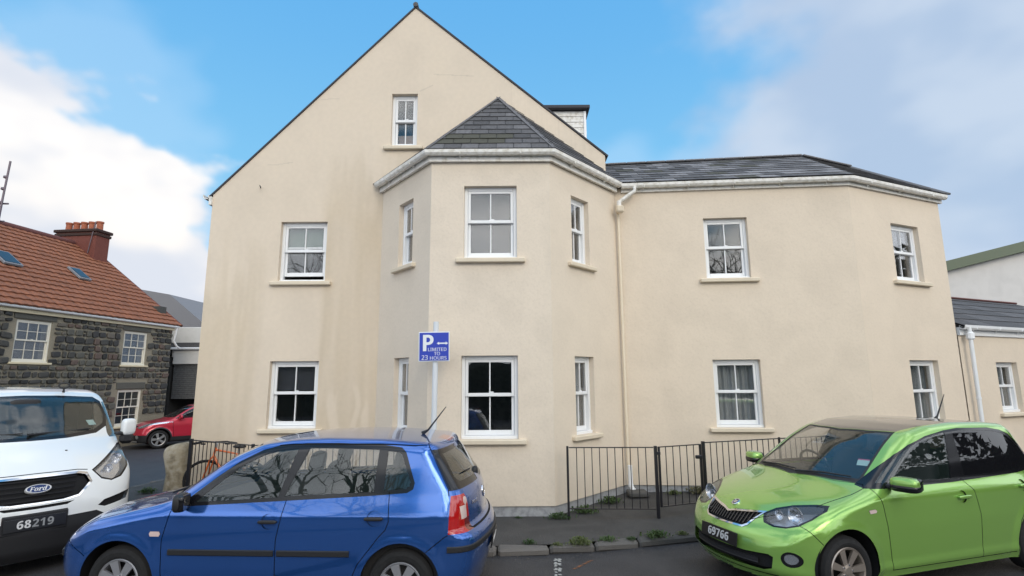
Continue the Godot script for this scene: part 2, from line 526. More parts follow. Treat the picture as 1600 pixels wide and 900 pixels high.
func sky_texture() -> ImageTexture:
	var w := 1792
	var h := 896
	var n1 := FastNoiseLite.new()
	n1.seed = 17
	n1.frequency = 1.0
	n1.fractal_octaves = 6
	var n2 := FastNoiseLite.new()
	n2.seed = 29
	n2.frequency = 1.0
	n2.fractal_octaves = 4
	var data := PackedFloat32Array()
	data.resize(w * h * 3)
	for j in h:
		var el := PI * (0.5 - (j + 0.5) / h)
		var eld := rad_to_deg(el)
		for i in w:
			var o := (j * w + i) * 3
			var c := Color(0.12, 0.12, 0.12)
			if eld > -1.0:
				var az := wrapf(TAU * (i + 0.5) / w, -PI, PI)
				var azd := rad_to_deg(az)
				var d := Vector3(sin(az) * cos(el), sin(el), -cos(az) * cos(el))
				var q := Vector3(d.x, d.y * 1.7, d.z)
				var a := n1.get_noise_3dv(q * 2.6)
				var b := n2.get_noise_3dv(q * 1.5 + Vector3(3, 1, 2))
				var blue := Color(0.24, 0.56, 0.82).lerp(Color(0.12, 0.40, 0.76), smoothstep(8.0, 42.0, eld))
				# bank of white cloud on the left, thin grey cloud on the right, broken cloud everywhere else
				var wob := a * 12.0 + n1.get_noise_3dv(q * 6.5 + Vector3(1, 5, 2)) * 7.0
				var left := (1.0 - smoothstep(-31.5, -28.0, azd + wob * 0.7)) * smoothstep(-130.0, -95.0, azd) * (1.0 - smoothstep(22.4, 24.8, eld + wob * 0.55 + 0.12 * (azd + 38.0)))
				var right := smoothstep(16.0, 29.0, azd + a * 15.0 - 0.12 * (eld - 20.0)) * (1.0 - smoothstep(105.0, 140.0, azd))
				var rest := smoothstep(-0.22, 0.12, a + 0.35 * b + 0.4 * (1.0 - smoothstep(8.0, 40.0, eld))) * smoothstep(48.0, 80.0, absf(azd) + maxf(0.0, eld - 36.0) * 1.4)
				rest *= 1.0 - 0.3 * smoothstep(24.0, 42.0, eld) * smoothstep(-150.0, -115.0, azd) * (1.0 - smoothstep(-50.0, -20.0, azd))
				var wisp := 0.45 * smoothstep(0.08, 0.42, b + 0.3 * a) + 0.55 * (1.0 - smoothstep(6.0, 17.0, eld))
				var shade := smoothstep(-0.35, 0.45, n2.get_noise_3dv(q * 3.1 + Vector3(7, 0, 1)) + 0.4 * a)
				var white := Color(0.66, 0.70, 0.78).lerp(Color(0.96, 0.93, 0.90), shade)
				white = white.lerp(Color(0.93, 0.86, 0.77), 0.7 * (1.0 - smoothstep(2.0, 20.0, eld)) * shade)
				var grey := Color(0.42, 0.52, 0.68).lerp(Color(0.64, 0.70, 0.79), shade * 0.55)
				c = blue.lerp(Color(0.60, 0.76, 0.93), clampf(wisp, 0, 1) * 0.55)
				c = c.lerp(grey, right * 0.9)
				var lit := Color(1.74, 1.75, 1.77).lerp(Color(1.24, 1.28, 1.34), 1.0 - shade)
				# the veiled sun stands behind the photographer, to the right: the cloud round it is brighter and warmer
				var near := pow(clampf(1.0 - d.angle_to(Vector3(0.29, 0.5, 0.81)) / 1.25, 0.0, 1.0), 1.6)
				lit = lit * (1.0 + 0.9 * near)
				lit = Color(lit.r * (0.95 + 0.08 * near), lit.g * (1.0 - 0.04 * near), lit.b * (1.07 - 0.24 * near))
				c = c.lerp(lit, rest * 0.92)
				c = c.lerp(white, left)
			data[o] = c.r
			data[o + 1] = c.g
			data[o + 2] = c.b
	return ImageTexture.create_from_image(Image.create_from_data(w, h, false, Image.FORMAT_RGBF, data.to_byte_array()))

# ------------------------------------------------------------------ building pieces
# wall in a frame t (x along, y up, z out) from an outline with rectangular holes; uvs run over uvr
func wall(b: MB, t: Transform3D, outline: PackedVector2Array, holes: Array, thick: float, uvr := Rect2(0, 0, 1, 1)) -> void:
	var xs := []
	for p in outline:
		if not xs.has(p.x):
			xs.append(p.x)
	for r in holes:
		for x in [r.position.x, r.end.x]:
			if not xs.has(x):
				xs.append(x)
	xs.sort()
	for k in xs.size() - 1:
		var strip := PackedVector2Array([Vector2(xs[k], -50), Vector2(xs[k + 1], -50), Vector2(xs[k + 1], 50), Vector2(xs[k], 50)])
		var pieces: Array = Geometry2D.intersect_polygons(outline, strip)
		for r in holes:
			if r.position.x < xs[k + 1] - 1e-4 and r.end.x > xs[k] + 1e-4:
				var cut := PackedVector2Array([Vector2(xs[k] - 0.1, r.position.y), Vector2(xs[k + 1] + 0.1, r.position.y), Vector2(xs[k + 1] + 0.1, r.end.y), Vector2(xs[k] - 0.1, r.end.y)])
				var next := []
				for p in pieces:
					next.append_array(Geometry2D.clip_polygons(p, cut))
				pieces = next
		for p in pieces:
			var ix := Geometry2D.triangulate_polygon(p)
			for q in range(0, ix.size(), 3):
				for z in [0.0, -thick]:
					b.tri_out(t * Vector3(p[ix[q]].x, p[ix[q]].y, z), t * Vector3(p[ix[q + 1]].x, p[ix[q + 1]].y, z), t * Vector3(p[ix[q + 2]].x, p[ix[q + 2]].y, z), t.basis.z * (1.0 if z == 0.0 else -1.0))
	for r in holes:
		var c := [Vector2(r.position.x, r.position.y), Vector2(r.end.x, r.position.y), r.end, Vector2(r.position.x, r.end.y)]
		var mid: Vector2 = r.get_center()
		for k in 4:
			var p: Vector2 = c[k]
			var q: Vector2 = c[(k + 1) % 4]
			var o := mid - (p + q) / 2
			b.quad(t * Vector3(p.x, p.y, 0), t * Vector3(q.x, q.y, 0), t * Vector3(q.x, q.y, -thick), t * Vector3(p.x, p.y, -thick), t.basis * Vector3(o.x, o.y, 0))
	var inv := t.affine_inverse()
	for k in b.v.size():
		var p := inv * b.v[k]
		b.uv[k] = Vector2((p.x - uvr.position.x) / uvr.size.x, 1.0 - (p.y - uvr.position.y) / uvr.size.y)

func frame_at(x0: float, d0: float, x1: float, d1: float) -> Transform3D:
	var x := (W(x1, 0, d1) - W(x0, 0, d0)).normalized()
	return Transform3D(Basis(x, Vector3.UP, x.cross(Vector3.UP)), W(x0, 0, d0))

# two-over-two sliding sash window in a hole r of the wall frame t
func sash_window(house: Node3D, t: Transform3D, r: Rect2, opt := {}) -> MeshInstance3D:
	var w := r.size.x
	var h := r.size.y
	var back: float = opt.get("back", 0.085)
	var f := 0.055
	var x := t * Transform3D(Basis(), Vector3(r.position.x, r.position.y, -back))
	var m: Material = M[opt.get("mat", "upvc")]
	var g: Material = M[opt.get("glass", "pane")]
	var b := MB.new()
	b.bx(Vector3(f / 2 - 0.002, h / 2, -0.05), Vector3(f, h, 0.1), 0.006)
	b.bx(Vector3(w - f / 2 + 0.002, h / 2, -0.05), Vector3(f, h, 0.1), 0.006)
	b.bx(Vector3(w / 2, h - 0.028, -0.051), Vector3(w - 2 * f, 0.06, 0.098), 0.006)
	b.bx(Vector3(w / 2, 0.02, -0.036), Vector3(w - 0.004, 0.045, 0.13), 0.006)
	var win := part(house, "window", b.mesh(), m, x)
	var mid := h * 0.52
	var sash := func(called: String, y0: float, y1: float, z: float, low: float, cols: int, rows: int) -> void:
		var k := MB.new()
		var e := 0.042
		k.bx(Vector3(f + e / 2, (y0 + y1) / 2, z), Vector3(e, y1 - y0, 0.035), 0.005)
		k.bx(Vector3(w - f - e / 2, (y0 + y1) / 2, z), Vector3(e, y1 - y0, 0.035), 0.005)
		k.bx(Vector3(w / 2, y1 - 0.02, z + 0.001), Vector3(w - 2 * f - 2 * e, 0.04, 0.034), 0.005)
		k.bx(Vector3(w / 2, y0 + low / 2, z + 0.001), Vector3(w - 2 * f - 2 * e, low, 0.036), 0.005)
		var s := part(win, called, k.mesh(), m)
		s.name = called
		var gx := f + e
		var gw := w - 2 * gx
		var gy := y0 + low
		var gh := y1 - 0.04 - gy
		for i in cols - 1:
			part(win, "glazing_bar", boxmesh(Vector3(0.018, gh, 0.03), 0.003, Vector3(gx + gw * (i + 1) / cols, gy + gh / 2, z + 0.003)), m)
		for i in rows - 1:
			part(win, "glazing_bar", boxmesh(Vector3(gw, 0.018, 0.028), 0.003, Vector3(gx + gw / 2, gy + gh * (i + 1) / rows, z + 0.002)), m)
		for i in cols:
			for j in rows:
				var px := gw / cols
				var py := gh / rows
				part(win, "pane", double_glazing(px - 0.012, py - (0.012 if rows > 1 else -0.004), Vector3(gx + px * (i + 0.5), gy + py * (j + 0.5), z)), g)
	var lift: float = opt.get("lift", 0.0)
	var cols: int = opt.get("cols", 2)
	var rows: int = opt.get("rows", 1)
	sash.call("upper_sash", mid - 0.02, h - 0.055, -0.028, 0.05, cols, rows)
	sash.call("lower_sash", 0.045 + lift, mid + 0.018 + lift, -0.068, 0.07, cols, rows)
	part(win, "sash_catch", boxmesh(Vector3(0.07, 0.02, 0.03), 0.005, Vector3(w / 2 + 0.02, mid + 0.04, -0.03)), m)
	if not opt.has("no_sill"):
		var sw := w + 0.24
		part(win, "sill", boxmesh(Vector3(sw, 0.07, 0.2 + back), 0.012, Vector3(w / 2, -0.036, back + 0.075 - (0.2 + back) / 2)), M[opt.get("sill", "sill_cream")])
	if opt.has("curtain"):
		var c := MB.new()
		var n := 60
		var fold := func(i: int) -> Vector3:
			var u := float(i) / n
			return Vector3(0.04 + (w - 0.08) * u, 0, -0.16 + 0.022 * sin(u * 46.0 + 1.3 * sin(u * 9.0)) + 0.008 * sin(u * 101.0))
		for i in n:
			var p: Vector3 = fold.call(i)
			var q: Vector3 = fold.call(i + 1)
			var up := Vector3(0, h - 0.04, 0)
			c.quad(p + Vector3(0, 0.03, 0), q + Vector3(0, 0.03, 0), q + up, p + up, Vector3.BACK)
		part(win, "net_curtain", c.mesh(), M[opt.curtain])
	if opt.has("blind"):
		var y0: float = h * opt.get("blind_to", 0.7)
		part(win, "blind", boxmesh(Vector3(w - 0.12, h - y0, 0.01), 0.002, Vector3(w / 2, (h + y0) / 2, -0.14)), M[opt.blind])
	return win

# closed profile (out, y) run along a path of (x, depth) with mitred corners; out is towards the viewer
func sweep(b: MB, path: PackedVector2Array, prof: PackedVector2Array) -> void:
	var rings := []
	for i in path.size():
		var d0 := (path[i] - path[maxi(i - 1, 0)]).normalized() if i > 0 else (path[1] - path[0]).normalized()
		var d1 := (path[mini(i + 1, path.size() - 1)] - path[i]).normalized() if i < path.size() - 1 else d0
		var n0 := Vector2(d0.y, -d0.x)
		var n1 := Vector2(d1.y, -d1.x)
		var m := (n0 + n1).normalized()
		m /= maxf(0.3, m.dot(n0))
		var r := PackedVector3Array()
		for p in prof:
			var q := path[i] + m * p.x
			r.append(W(q.x, p.y, q.y))
		rings.append(r)
	var c := Vector2.ZERO
	for p in prof:
		c += p / prof.size()
	var cw := Geometry2D.is_polygon_clockwise(prof)
	for i in path.size() - 1:
		var d := (path[i + 1] - path[i]).normalized()
		var n := Vector2(d.y, -d.x)
		for k in prof.size():
			var j := (k + 1) % prof.size()
			var o := Vector2(prof[j].y - prof[k].y, prof[k].x - prof[j].x) * (-1.0 if cw else 1.0)
			b.quad(rings[i][k], rings[i][j], rings[i + 1][j], rings[i + 1][k], Vector3(n.x * o.x, o.y, -n.y * o.x))
	var ix := Geometry2D.triangulate_polygon(prof)
	for e in [0, path.size() - 1]:
		var o: Vector3 = rings[0][0] - rings[1][0] if e == 0 else rings[e][0] - rings[e - 1][0]
		for k in range(0, ix.size(), 3):
			b.tri_out(rings[e][ix[k]], rings[e][ix[k + 1]], rings[e][ix[k + 2]], o)

const GUTTER := [[0.0, 0.0], [0.0, -0.05], [0.022, -0.075], [0.075, -0.075], [0.1, -0.045], [0.105, 0.004], [0.093, 0.004], [0.088, -0.04], [0.068, -0.064], [0.026, -0.064], [0.01, -0.048], [0.01, 0.0]]
func vec2s(a: Array, off := Vector2.ZERO) -> PackedVector2Array:
	return PackedVector2Array(a.map(func(p): return Vector2(p[0], p[1]) + off))

func gutter(house: Node3D, path: PackedVector2Array, y: float, fascia_low: float, m := "upvc_old") -> void:
	var b := MB.new()
	sweep(b, path, PackedVector2Array([Vector2(-0.02, fascia_low), Vector2(0.028, fascia_low), Vector2(0.028, y - 0.03), Vector2(-0.02, y - 0.03)]))
	part(house, "fascia", b.mesh(), M[m])
	b = MB.new()
	sweep(b, path, vec2s(GUTTER, Vector2(0.036, y)))
	var g := part(house, "gutter", b.mesh(), M[m])
	for i in path.size() - 1:
		var d := path[i + 1] - path[i]
		var n := maxi(1, int(d.length() / 0.75))
		for k in n:
			var q := path[i] + d * (k + 0.5) / n
			var t := Transform3D(frame_at(path[i].x, path[i].y, path[i + 1].x, path[i + 1].y).basis, W(q.x, y, q.y))
			var c := MB.new()
			c.bx(Vector3(0, -0.037, 0.088), Vector3(0.024, 0.083, 0.108), 0.012)
			c.bx(Vector3(0, -0.09, 0.05), Vector3(0.02, 0.03, 0.045), 0.006)
			part(g, "gutter_bracket", c.mesh(), M[m], t)

# slates laid one by one on a facet: corners p (first edge is the eave), each a thin slab cut to the outline
func slates(roof: Node3D, p: PackedVector3Array, step: float, wide: float, mats: Array, seed_: int, moss = null) -> void:
	var s := (p[1] - p[0]).normalized()
	var n := s.cross(p[2] - p[1]).normalized()
	if n.y < 0:
		n = -n
	var up := n.cross(s).normalized()
	if up.y < 0:
		up = -up
	var outline := PackedVector2Array()
	for q in p:
		outline.append(Vector2((q - p[0]).dot(s), (q - p[0]).dot(up)))
	var lo := outline[0]
	var hi := outline[0]
	for q in outline:
		lo = lo.min(q)
		hi = hi.max(q)
	var r := RandomNumberGenerator.new()
	r.seed = seed_
	var basis := Basis(s, up, n)
	var full := []
	for k in 3:
		var fb := MB.new()
		slab(fb, PackedVector2Array([Vector2(0.004, 0), Vector2(wide - 0.006, 0.003 * k - 0.003), Vector2(wide - 0.006, step + 0.02), Vector2(0.004, step + 0.02)]), step)
		full.append(fb.mesh())
	var rows := ceili((hi.y - lo.y) / step)
	for j in rows:
		var y := lo.y + j * step
		var x := lo.x - (wide * 0.5 if j % 2 else 0.0)
		while x < hi.x:
			var rect := PackedVector2Array([Vector2(x + 0.002, y), Vector2(x + wide - 0.003, y), Vector2(x + wide - 0.003, y + step + 0.02), Vector2(x + 0.002, y + step + 0.02)])
			var name_: String = mats[r.randi() % mats.size()]
			if moss != null and moss.call(x + wide / 2, y):
				name_ = "slate_moss"
			for piece in Geometry2D.intersect_polygons(rect, outline):
				var area := 0.0
				for k in piece.size():
					area += piece[k].cross(piece[(k + 1) % piece.size()]) / 2
				if absf(area) < 0.0008:
					continue
				var xf := Transform3D(basis, p[0] + s * x + up * y + n * (0.006 + r.randf() * 0.003))
				if absf(area) > wide * step * 1.02:
					part(roof, "slate", full[r.randi() % 3], M[name_], xf)
				else:
					var b := MB.new()
					var q := PackedVector2Array()
					for v in piece:
						q.append(v - Vector2(x, y))
					slab(b, q, step)
					part(roof, "slate", b.mesh(), M[name_], xf)
			x += wide

func slab(b: MB, q: PackedVector2Array, step: float) -> void:
	var t := Transform3D(Basis(), Vector3.ZERO)
	var start := b.v.size()
	b.prism(Transform3D(Basis(), Vector3(0, 0, 0.009)), q, 0.009)
	for k in range(start, b.v.size()):
		b.v[k].z += 0.013 * (1.0 - b.v[k].y / step)

func downpipe(house: Node3D, pts: Array, r: float, m: String, called := "downpipe") -> void:
	var o := part(house, called, tubemesh(PackedVector3Array(pts), r, 10), M[m])
	var a: Vector3 = pts[pts.size() - 2]
	var e: Vector3 = pts[pts.size() - 1]
	for k in 3:
		var q := a.lerp(e, [0.03, 0.45, 0.85][k])
		part(o, "pipe_clip", tubemesh(PackedVector3Array([q + Vector3(0, 0.02, 0), q - Vector3(0, 0.02, 0)]), r * 1.2, 10), M[m])

# ------------------------------------------------------------------ the rendered house
func rendered_house() -> void:
	var H := thing("rendered_house", "cream rendered house with tall gable, slate roofed bay and side wing", "house")
	var R := func(x: float, y: float, w: float, h: float) -> Rect2: return Rect2(x, y, w, h)
	# gable wall
	var tg := frame_at(-5.4, 9.2, 1.72, 9.2)
	var gh: Array = [R.call(3.18, 6.2, 0.48, 1.05), R.call(1.27, 3.69, 0.83, 1.09), R.call(1.24, 1.17, 0.84, 1.13)]
	var b := MB.new()
	wall(b, tg, vec2s([[0, 0.22], [7.12, 0.22], [7.12, 6.0], [3.58, 9.03], [0, 5.29]]), gh + [R.call(3.5, 0.4, 3.3, 2.1), R.call(3.5, 2.9, 3.3, 2.1)], 0.3, Rect2(0, 0, 7.12, 9.2))
	part(H, "gable_wall", b.mesh(), M.render_gable)
	sash_window(H, tg, gh[0], {"glass": "pane"})
	sash_window(H, tg, gh[1], {"blind": "blind", "blind_to": 0.62, "lift": 0.07})
	sash_window(H, tg, gh[2], {"blind": "blind_dark", "blind_to": 0.56})
	part(H, "box_in_window", boxmesh(Vector3(0.3, 0.22, 0.12), 0.01, W(-1.98, 6.42, 9.5)), M.card)
	# side and back walls
	b = MB.new()
	b.bx(W(-5.25, 2.65, 13.25), Vector3(0.3, 5.28, 7.49))
	part(H, "side_wall", b.mesh(), M.render_cream)
	b = MB.new()
	b.bx(W(1.57, 3.0, 13.25), Vector3(0.3, 5.99, 7.49))
	part(H, "side_wall", b.mesh(), M.render_cream)
	b = MB.new()
	b.prism(Transform3D(Basis(), W(0, 0, 17.0)), vec2s([[-5.4, 0.0], [1.72, 0.0], [1.72, 5.98], [-1.82, 9.0], [-5.4, 5.27]]), 0.3)
	part(H, "back_wall", b.mesh(), M.render_cream)
	# bay walls
	var tl := frame_at(-2.32, 9.2, -1.24, 7.85)
	var tf := frame_at(-1.24, 7.85, 0.59, 7.85)
	var tr := frame_at(0.59, 7.85, 1.88, 9.29)
	var tw := frame_at(1.7, 9.32, 5.95, 8.97)
	var tc := frame_at(5.95, 8.97, 8.35, 10.0)
	var walls := [
		["bay_wall", tl, 1.729, [R.call(0.66, 3.80, 0.5, 1.1), R.call(0.64, 1.15, 0.5, 1.17)], "render_bay", 5.4],
		["bay_wall", tf, 1.83, [R.call(0.51, 3.78, 0.81, 1.15), R.call(0.49, 1.13, 0.83, 1.19)], "render_bay", 5.4],
		["bay_wall", tr, 1.933, [R.call(0.56, 3.80, 0.5, 1.12), R.call(0.56, 1.13, 0.52, 1.19)], "render_bay", 5.4],
		["wing_wall", tw, 4.264, [R.call(1.73, 3.69, 0.76, 1.1), R.call(1.73, 1.15, 0.79, 1.13)], "render_cream", 5.4],
		["wing_wall", tc, 2.612, [R.call(1.06, 3.68, 0.8, 1.07), R.call(1.1, 1.13, 0.82, 1.13)], "render_cream", 5.4]]
	for a in walls:
		b = MB.new()
		wall(b, a[1], vec2s([[0, 0.22], [a[2], 0.22], [a[2], a[5]], [0, a[5]]]), a[3], 0.26)
		part(H, a[0], b.mesh(), M[a[4]])
		b = MB.new()
		b.box(a[1] * Transform3D(Basis(), Vector3(a[2] / 2, 0.06, -0.145)), Vector3(a[2] - 0.01, 0.34, 0.25))
		part(H, "plinth", b.mesh(), M.plinth_grey)
		for k in 2:
			var o := {}
			if a[0] == "wing_wall" and k == 1:
				o = {"curtain": "net"}
			elif a[0] == "bay_wall" and k == 0:
				o = {"blind": "blind_dark", "blind_to": 0.03} if a[1] == tf else {}
			elif a[0] == "bay_wall" and a[1] != tf:
				o = {"curtain": "net"}
			sash_window(H, a[1], a[3][k], o)
	b = MB.new()
	b.box(tg * Transform3D(Basis(), Vector3(1.54, 0.06, -0.145)), Vector3(3.07, 0.34, 0.25))
	part(H, "plinth", b.mesh(), M.plinth_grey)
	# end and back of the wing
	var e1 := Vector2(8.35, 10.0) + Vector2(-0.394, 0.919) * 5.0
	b = MB.new()
	b.bar(W(8.2, 2.7, 10.1), W(e1.x - 0.14, 2.7, e1.y), 0.26, 5.4)
	part(H, "wing_end_wall", b.mesh(), M.render_cream)
	b = MB.new()
	b.bar(W(e1.x, 2.7, e1.y), W(1.8, 2.7, 14.2), 0.26, 5.4)
	part(H, "wing_back_wall", b.mesh(), M.render_cream)
	# inside: floors and partitions close the rooms
	b = MB.new()
	for y in [0.12, 2.66, 5.36]:
		b.prism(Transform3D(Basis(Vector3.RIGHT, Vector3.FORWARD, Vector3.UP), Vector3(0, y, 0)), vec2s([[-5.0, 9.55], [-2.2, 9.55], [-1.1, 8.15], [0.45, 8.15], [1.7, 9.6], [5.8, 9.28], [8.0, 10.25], [6.4, 14.0], [-5.0, 14.0]]), 0.14)
	part(H, "floor_slab", b.mesh(), M.room)
	b = MB.new()
	b.bx(W(1.6, 2.7, 13.0), Vector3(13.2, 5.3, 0.1))
	b.bx(W(-2.75, 2.7, 11.4), Vector3(0.1, 5.2, 3.0))
	b.bx(W(1.9, 2.7, 11.4), Vector3(0.1, 5.2, 3.0))
	b.bx(W(5.6, 2.7, 11.4), Vector3(0.1, 5.2, 3.0))
	part(H, "partition", b.mesh(), M.room)
	# main roof with its verge
	b = MB.new()
	var ap := Vector2(-1.82, 9.075)
	for s in [[Vector2(-5.52, 5.21), -1.0], [Vector2(1.78, 6.0), 1.0]]:
		var q: Vector2 = s[0]
		var nn := Vector2(ap.y - q.y, -(ap.x - q.x)).normalized() * (-1.0 if s[1] < 0 else 1.0)
		if nn.y < 0:
			nn = -nn
		b.prism(Transform3D(Basis(), W(0, 0, 9.18)), PackedVector2Array([q, ap, ap - Vector2(0, 0.04), q - nn * 0.028]), 8.05)
	var roof := part(H, "main_roof", b.mesh(), M.verge)
	b = MB.new()
	b.tube(PackedVector3Array([W(-1.82, 9.09, 9.16), W(-1.82, 9.09, 17.2)]), PackedFloat32Array([0.05]), 8)
	part(roof, "ridge_tile", b.mesh(), M.slate1)
	part(roof, "roof_vent", boxmesh(Vector3(0.35, 0.12, 0.5), 0.02, W(-4.08, 6.86, 9.9)), M.verge)
	gutter(H, PackedVector2Array([Vector2(-5.42, 17.0), Vector2(-5.42, 9.16)]), 5.28, 5.1)
	# dormer on the right slope: cheek of white boards under a flat black roof
	var dm := part(H, "dormer", boxmesh(Vector3(1.0, 2.0, 1.9), 0.0, W(1.15, 6.88, 12.0)), M.white_render)
	for k in 8:
		part(dm, "board", boxmesh(Vector3(1.02, 0.125, 0.03), 0.008, W(1.15, 7.78 - k * 0.132, 11.035)), M.upvc_old)
	part(dm, "flat_roof", boxmesh(Vector3(1.25, 0.08, 2.2), 0.01, W(1.12, 7.9, 12.0)), M.verge)
	part(dm, "corner_trim", boxmesh(Vector3(0.06, 1.4, 0.05), 0.008, W(1.64, 7.14, 11.025)), M.upvc)
	# bay roof
	var apex := W(-0.23, 7.12, 9.17)
	var ev := PackedVector2Array([Vector2(-2.5, 9.2), Vector2(-1.31, 7.69), Vector2(0.67, 7.69), Vector2(2.03, 9.22)])
	var br := MB.new()
	var le := []
	for q in ev:
		le.append(W(q.x, 5.455, q.y))
	for k in 3:
		br.tri_out(le[k], le[k + 1], apex, Vector3.UP)
		br.tri_out(le[k], le[k + 1], W(-0.23, 5.43, 9.17), Vector3.DOWN)
	var bay_roof := part(H, "bay_roof", br.mesh(), M.verge)
	var four := ["slate0", "slate1", "slate2", "slate3", "slate1"]
	for k in 3:
		var moss = null
		if k == 1:
			moss = func(x: float, y: float) -> bool: return x < 1.25 and x > 0.25 and y > 0.1 and y < 0.5
		slates(bay_roof, PackedVector3Array([le[k], le[k + 1], apex]), 0.185, 0.27, four, 50 + k, moss)
	for k in [1, 2]:
		b = MB.new()
		b.bar(le[k] + Vector3(0, 0.02, 0), apex + Vector3(0, 0.02, 0.01), 0.1, 0.012, 0.003)
		part(bay_roof, "hip_flashing", b.mesh(), M.slate2)
	gutter(H, PackedVector2Array([Vector2(-2.36, 9.2), Vector2(-1.26, 7.82), Vector2(0.61, 7.82), Vector2(1.9, 9.25)]), 5.46, 5.31)
	# wing roof
	var A := W(1.74, 5.45, 9.18)
	var B := W(5.97, 5.45, 8.83)
	var C := W(8.5, 5.45, 9.92)
	var D := W(8.5 - 0.394 * 5.2, 5.45, 9.92 + 0.919 * 5.2)
	var E_ := W(1.74, 5.45, 14.0)
	var r0 := W(1.74, 6.93, 11.55)
	var r1 := W(6.62, 6.93, 11.5)
	var r2 := W(8.12, 6.93, 12.14)
	var level := func(a: Vector3, e: Vector3, c: Vector3, p: Vector3) -> Vector3:
		var n := (e - a).cross(c - a)
		return Vector3(p.x, a.y - (n.x * (p.x - a.x) + n.z * (p.z - a.z)) / n.y, p.z)
	r0 = level.call(A, B, r1, r0)
	r2 = level.call(B, C, r1, r2)
	b = MB.new()
	b.quad(A, B, r1, r0, Vector3.UP)
	b.quad(B, C, r2, r1, Vector3.UP)
	b.tri_out(C, D, r2, Vector3.UP)
	b.quad(E_, D, r2, r1, Vector3.UP)
	b.tri_out(E_, r1, r0, Vector3.UP)
	b.tri_out(A, E_, r0, Vector3.LEFT)
	var wr := part(H, "wing_roof", b.mesh(), M.verge)
	slates(wr, PackedVector3Array([A, B, r1, r0]), 0.31, 0.36, ["slate0", "slate2", "slate1", "slate4", "slate2", "slate3", "slate4"], 61, func(x: float, y: float) -> bool: return fmod(absf(sin(x * 37.1 + y * 91.7)) * 100.0, 1.0) < 0.12)
	slates(wr, PackedVector3Array([B, C, r2, r1]), 0.31, 0.36, ["slate0", "slate1", "slate3"], 62)
	slates(wr, PackedVector3Array([C, D, r2]), 0.45, 0.6, ["slate0", "slate1", "slate3"], 63)
	for e in [[r0, r1], [r1, r2], [r2, C]]:
		b = MB.new()
		var n := int(((e[1] as Vector3) - e[0]).length() / 0.45) + 1
		for k in n:
			var p: Vector3 = (e[0] as Vector3).lerp(e[1], float(k) / n)
			var q: Vector3 = (e[0] as Vector3).lerp(e[1], (k + 0.995) / n)
			b.bar(p + Vector3(0, 0.03, 0), q + Vector3(0, 0.03, 0), 0.2, 0.04, 0.015)
		part(wr, "ridge_tile", b.mesh(), M.slate4 if e[0] != r2 else M.slate1)
	gutter(H, PackedVector2Array([Vector2(2.0, 9.28), Vector2(5.95, 8.955), Vector2(8.42, 10.015)]), 5.44, 5.31)
	# pipes in the corner between bay and wing
	downpipe(H, [W(2.22, 5.38, 9.14), W(2.22, 5.3, 9.14), W(1.93, 5.1, 9.16), W(1.93, 5.0, 9.16)], 0.034, "upvc_old", "swan_neck")
	part(H, "hopper", boxmesh(Vector3(0.14, 0.13, 0.12), 0.025, W(1.93, 4.95, 9.12)), M.sill_cream)
	downpipe(H, [W(1.92, 4.92, 9.225), W(1.92, 0.55, 9.225)], 0.022, "cream_paint")
	downpipe(H, [W(1.93, 0.56, 9.15), W(1.93, 0.25, 9.14), W(1.99, 0.1, 9.05)], 0.038, "upvc", "pipe_shoe")
	part(H, "gully_surround", boxmesh(Vector3(0.32, 0.08, 0.3), 0.02, W(2.0, 0.15, 8.98)), M.granite1)
	# cable and nail on the gable
	part(H, "wall_hook", tubemesh(PackedVector3Array([W(-4.55, 5.42, 9.2), W(-4.53, 5.44, 9.12), W(-4.5, 5.4, 9.1)]), 0.008, 5), M.trim)

